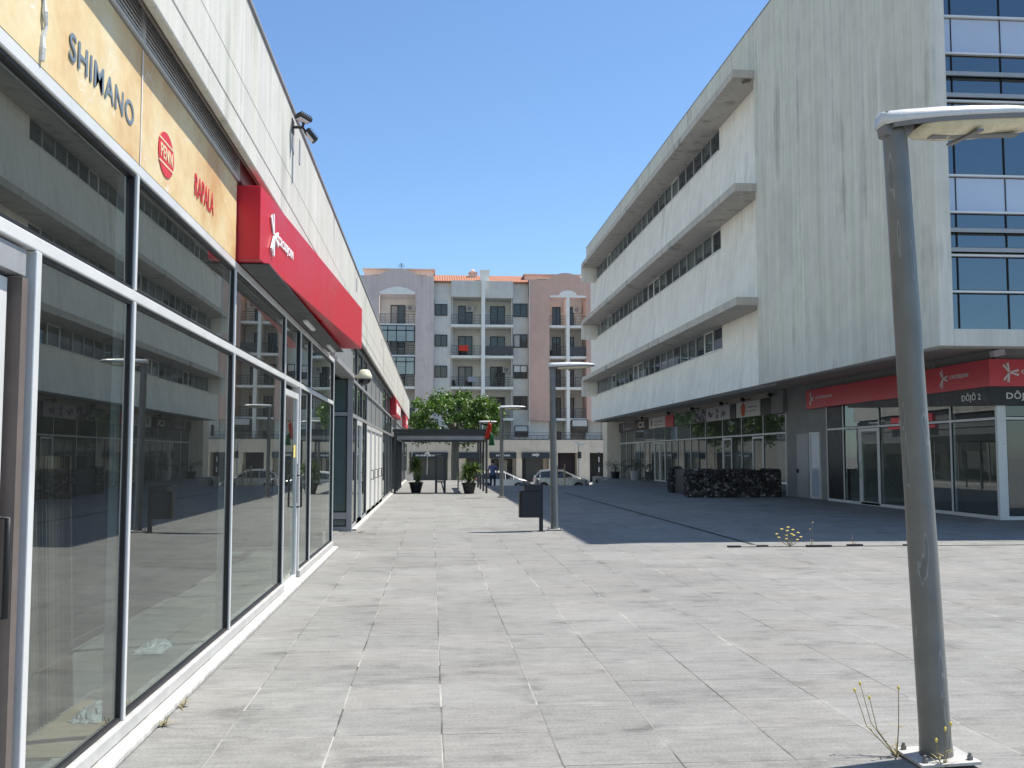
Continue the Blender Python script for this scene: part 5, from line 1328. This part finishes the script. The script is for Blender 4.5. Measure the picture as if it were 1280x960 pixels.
# balcony clutter
for px, row, mat, lab, wd, h in ((579, 1, 'flag_red', 'red towel hanging over the balcony rail left of the white pillar', .9, .55), (590, 2, 'ink_grey', 'grey cloth hanging over a lower balcony rail', .9, .5)):
    m = MB(); x = AX(px); z = fz[row]+.97; m.prism([(96.27, z-h), (96.30, z), (96.43, z), (96.45, z-h*.5), (96.42, z-h*.5), (96.41, z-.03), (96.33, z-.03), (96.30, z-h)], 0, x-wd/2, x+wd/2)
    tag(m.build('hanging_towel', M[mat], org=(x, 96.3, z-h)), lab, 'towel')
for px, row, lab in ((567, 2, 'potted plant at the left of the lowest visible left balcony'), (689, 1, 'round potted plant on the balcony left of the slim white pillar'), (637, 1, 'dark pot on the balcony beside the grey window column')):
    t = thing('balcony_plant', (AX(px), 96.8, fz[row]), lab, 'potted plant'); x = AX(px); z = fz[row]
    m = MB(); m.lathe([(.15, 0), (.2, .35)], (x, 96.8, z), 10); m.build('pot', M['apt_dark'], t)
    rr = random.Random(px); m = MB()
    for k in range(60): blade(m, (x, 96.8, z+.33), rr.uniform(0, 6.28), rr.uniform(.2, 1.5), rr.uniform(.3, .6), .05, .8, 3)
    m.build('foliage', M['palm'], t)
# podium with shops
PY = 94.0
def PXx(px): return AX(px, PY)
def PZ(py): return AZp(py, PY)
zb = -.86
B(PXx(400), PXx(830), PY, 99.0, PZ(566), PZ(550)).build('podium_band', M['apt_podium'], ab)
m = MB(); rails(m, PXx(620), PXx(765), PY+.1, PZ(550), .42); m.build('railing', M['apt_rail'], ab)
for a, b in ((400, 512), (560, 583), (604, 613.5), (645.5, 652.5), (686.5, 697), (721.5, 737), (762, 800)): B(PXx(a), PXx(b), PY+.02, 97.5, zb, PZ(566)-.002).build('podium_pier', M['apt_podium'], ab)
B(PXx(400), PXx(830), 97.5, 97.7, zb, PZ(566)).build('shop_back_wall', M['interior_dark'], ab)
for a, b, mat, nm in ((512, 560, 'shop_grey', 'roller_door'), (583, 604, 'shop_grey', 'roller_door'), (613.5, 645.5, 'apt_bluegrey', 'shopfront'), (652.5, 686.5, 'shop_grey', 'roller_door'), (697, 721.5, 'shop_violet', 'shopfront'), (737, 762, 'interior_dark', 'roller_door')):
    B(PXx(a)+.01, PXx(b)-.01, 95.6, 95.7, zb, PZ(566)-.004).build(nm, M[mat], ab)
awindow(PXx(616), PXx(625), zb+.05, PZ(574), 95.55, ab, 0, 0); awindow(PXx(630), PXx(642), zb+.05, PZ(574), 95.55, ab, 2, 0)
B(PXx(654), PXx(659), 95.5, 95.59, zb, PZ(567)).build('side_door', M['ink'], ab); B(PXx(681), PXx(686), 95.5, 95.59, zb, PZ(567)).build('side_panel', M['apt_podium'], ab)
m = MB()
for q in range(738, 762, 2): m.box(PXx(q), PXx(q)+.04, 95.4, 95.44, zb, PZ(567))
m.build('gate_bars', M['steel_dark'], ab)
for a, b, lab in ((612, 645, 'dark blue shop fascia with a pale strip of lettering, behind the person'), (652, 687, 'dark blue shop fascia with short white script lettering'), (512, 560, 'dark blue shop fascia seen under the pergola left of the tree'), (570, 604, 'dark blue shop fascia seen under the pergola right of the trunk')):
    t = thing('shop_sign', (PXx((a+b)/2), PY+.0, PZ(573)), lab, 'sign')
    B(PXx(a), PXx(b), PY-.12, PY+.015, PZ(573), PZ(565.5)).build('sign_panel', M['shop_blue'], t)
    if a == 652: lettering('lettering', 'galp', (PXx(664), PY-.122, PZ(571)), (1, 0, 0), UZ, .75, .36, M['sign_white'], t, .01, .03, .3)
    elif a in (612, 512):
        m = MB(); rr = random.Random(a); q = a+8
        while q < b-8: m.box(PXx(q), PXx(q+1.3), PY-.128, PY-.121, PZ(570.3), PZ(568.2)); q += 2
        m.build('lettering', M['sign_grey'], t)
# low grey wall across the walkway end, left of the tree
t = thing('boundary_wall', (-2, 67.5, -1), 'low pale wall at the end of the paved walkway under the pergola', 'wall')
B(-7, -1.2, 66.6, 66.9, -1.0, .62).build('wall', M['apt_white'], t)
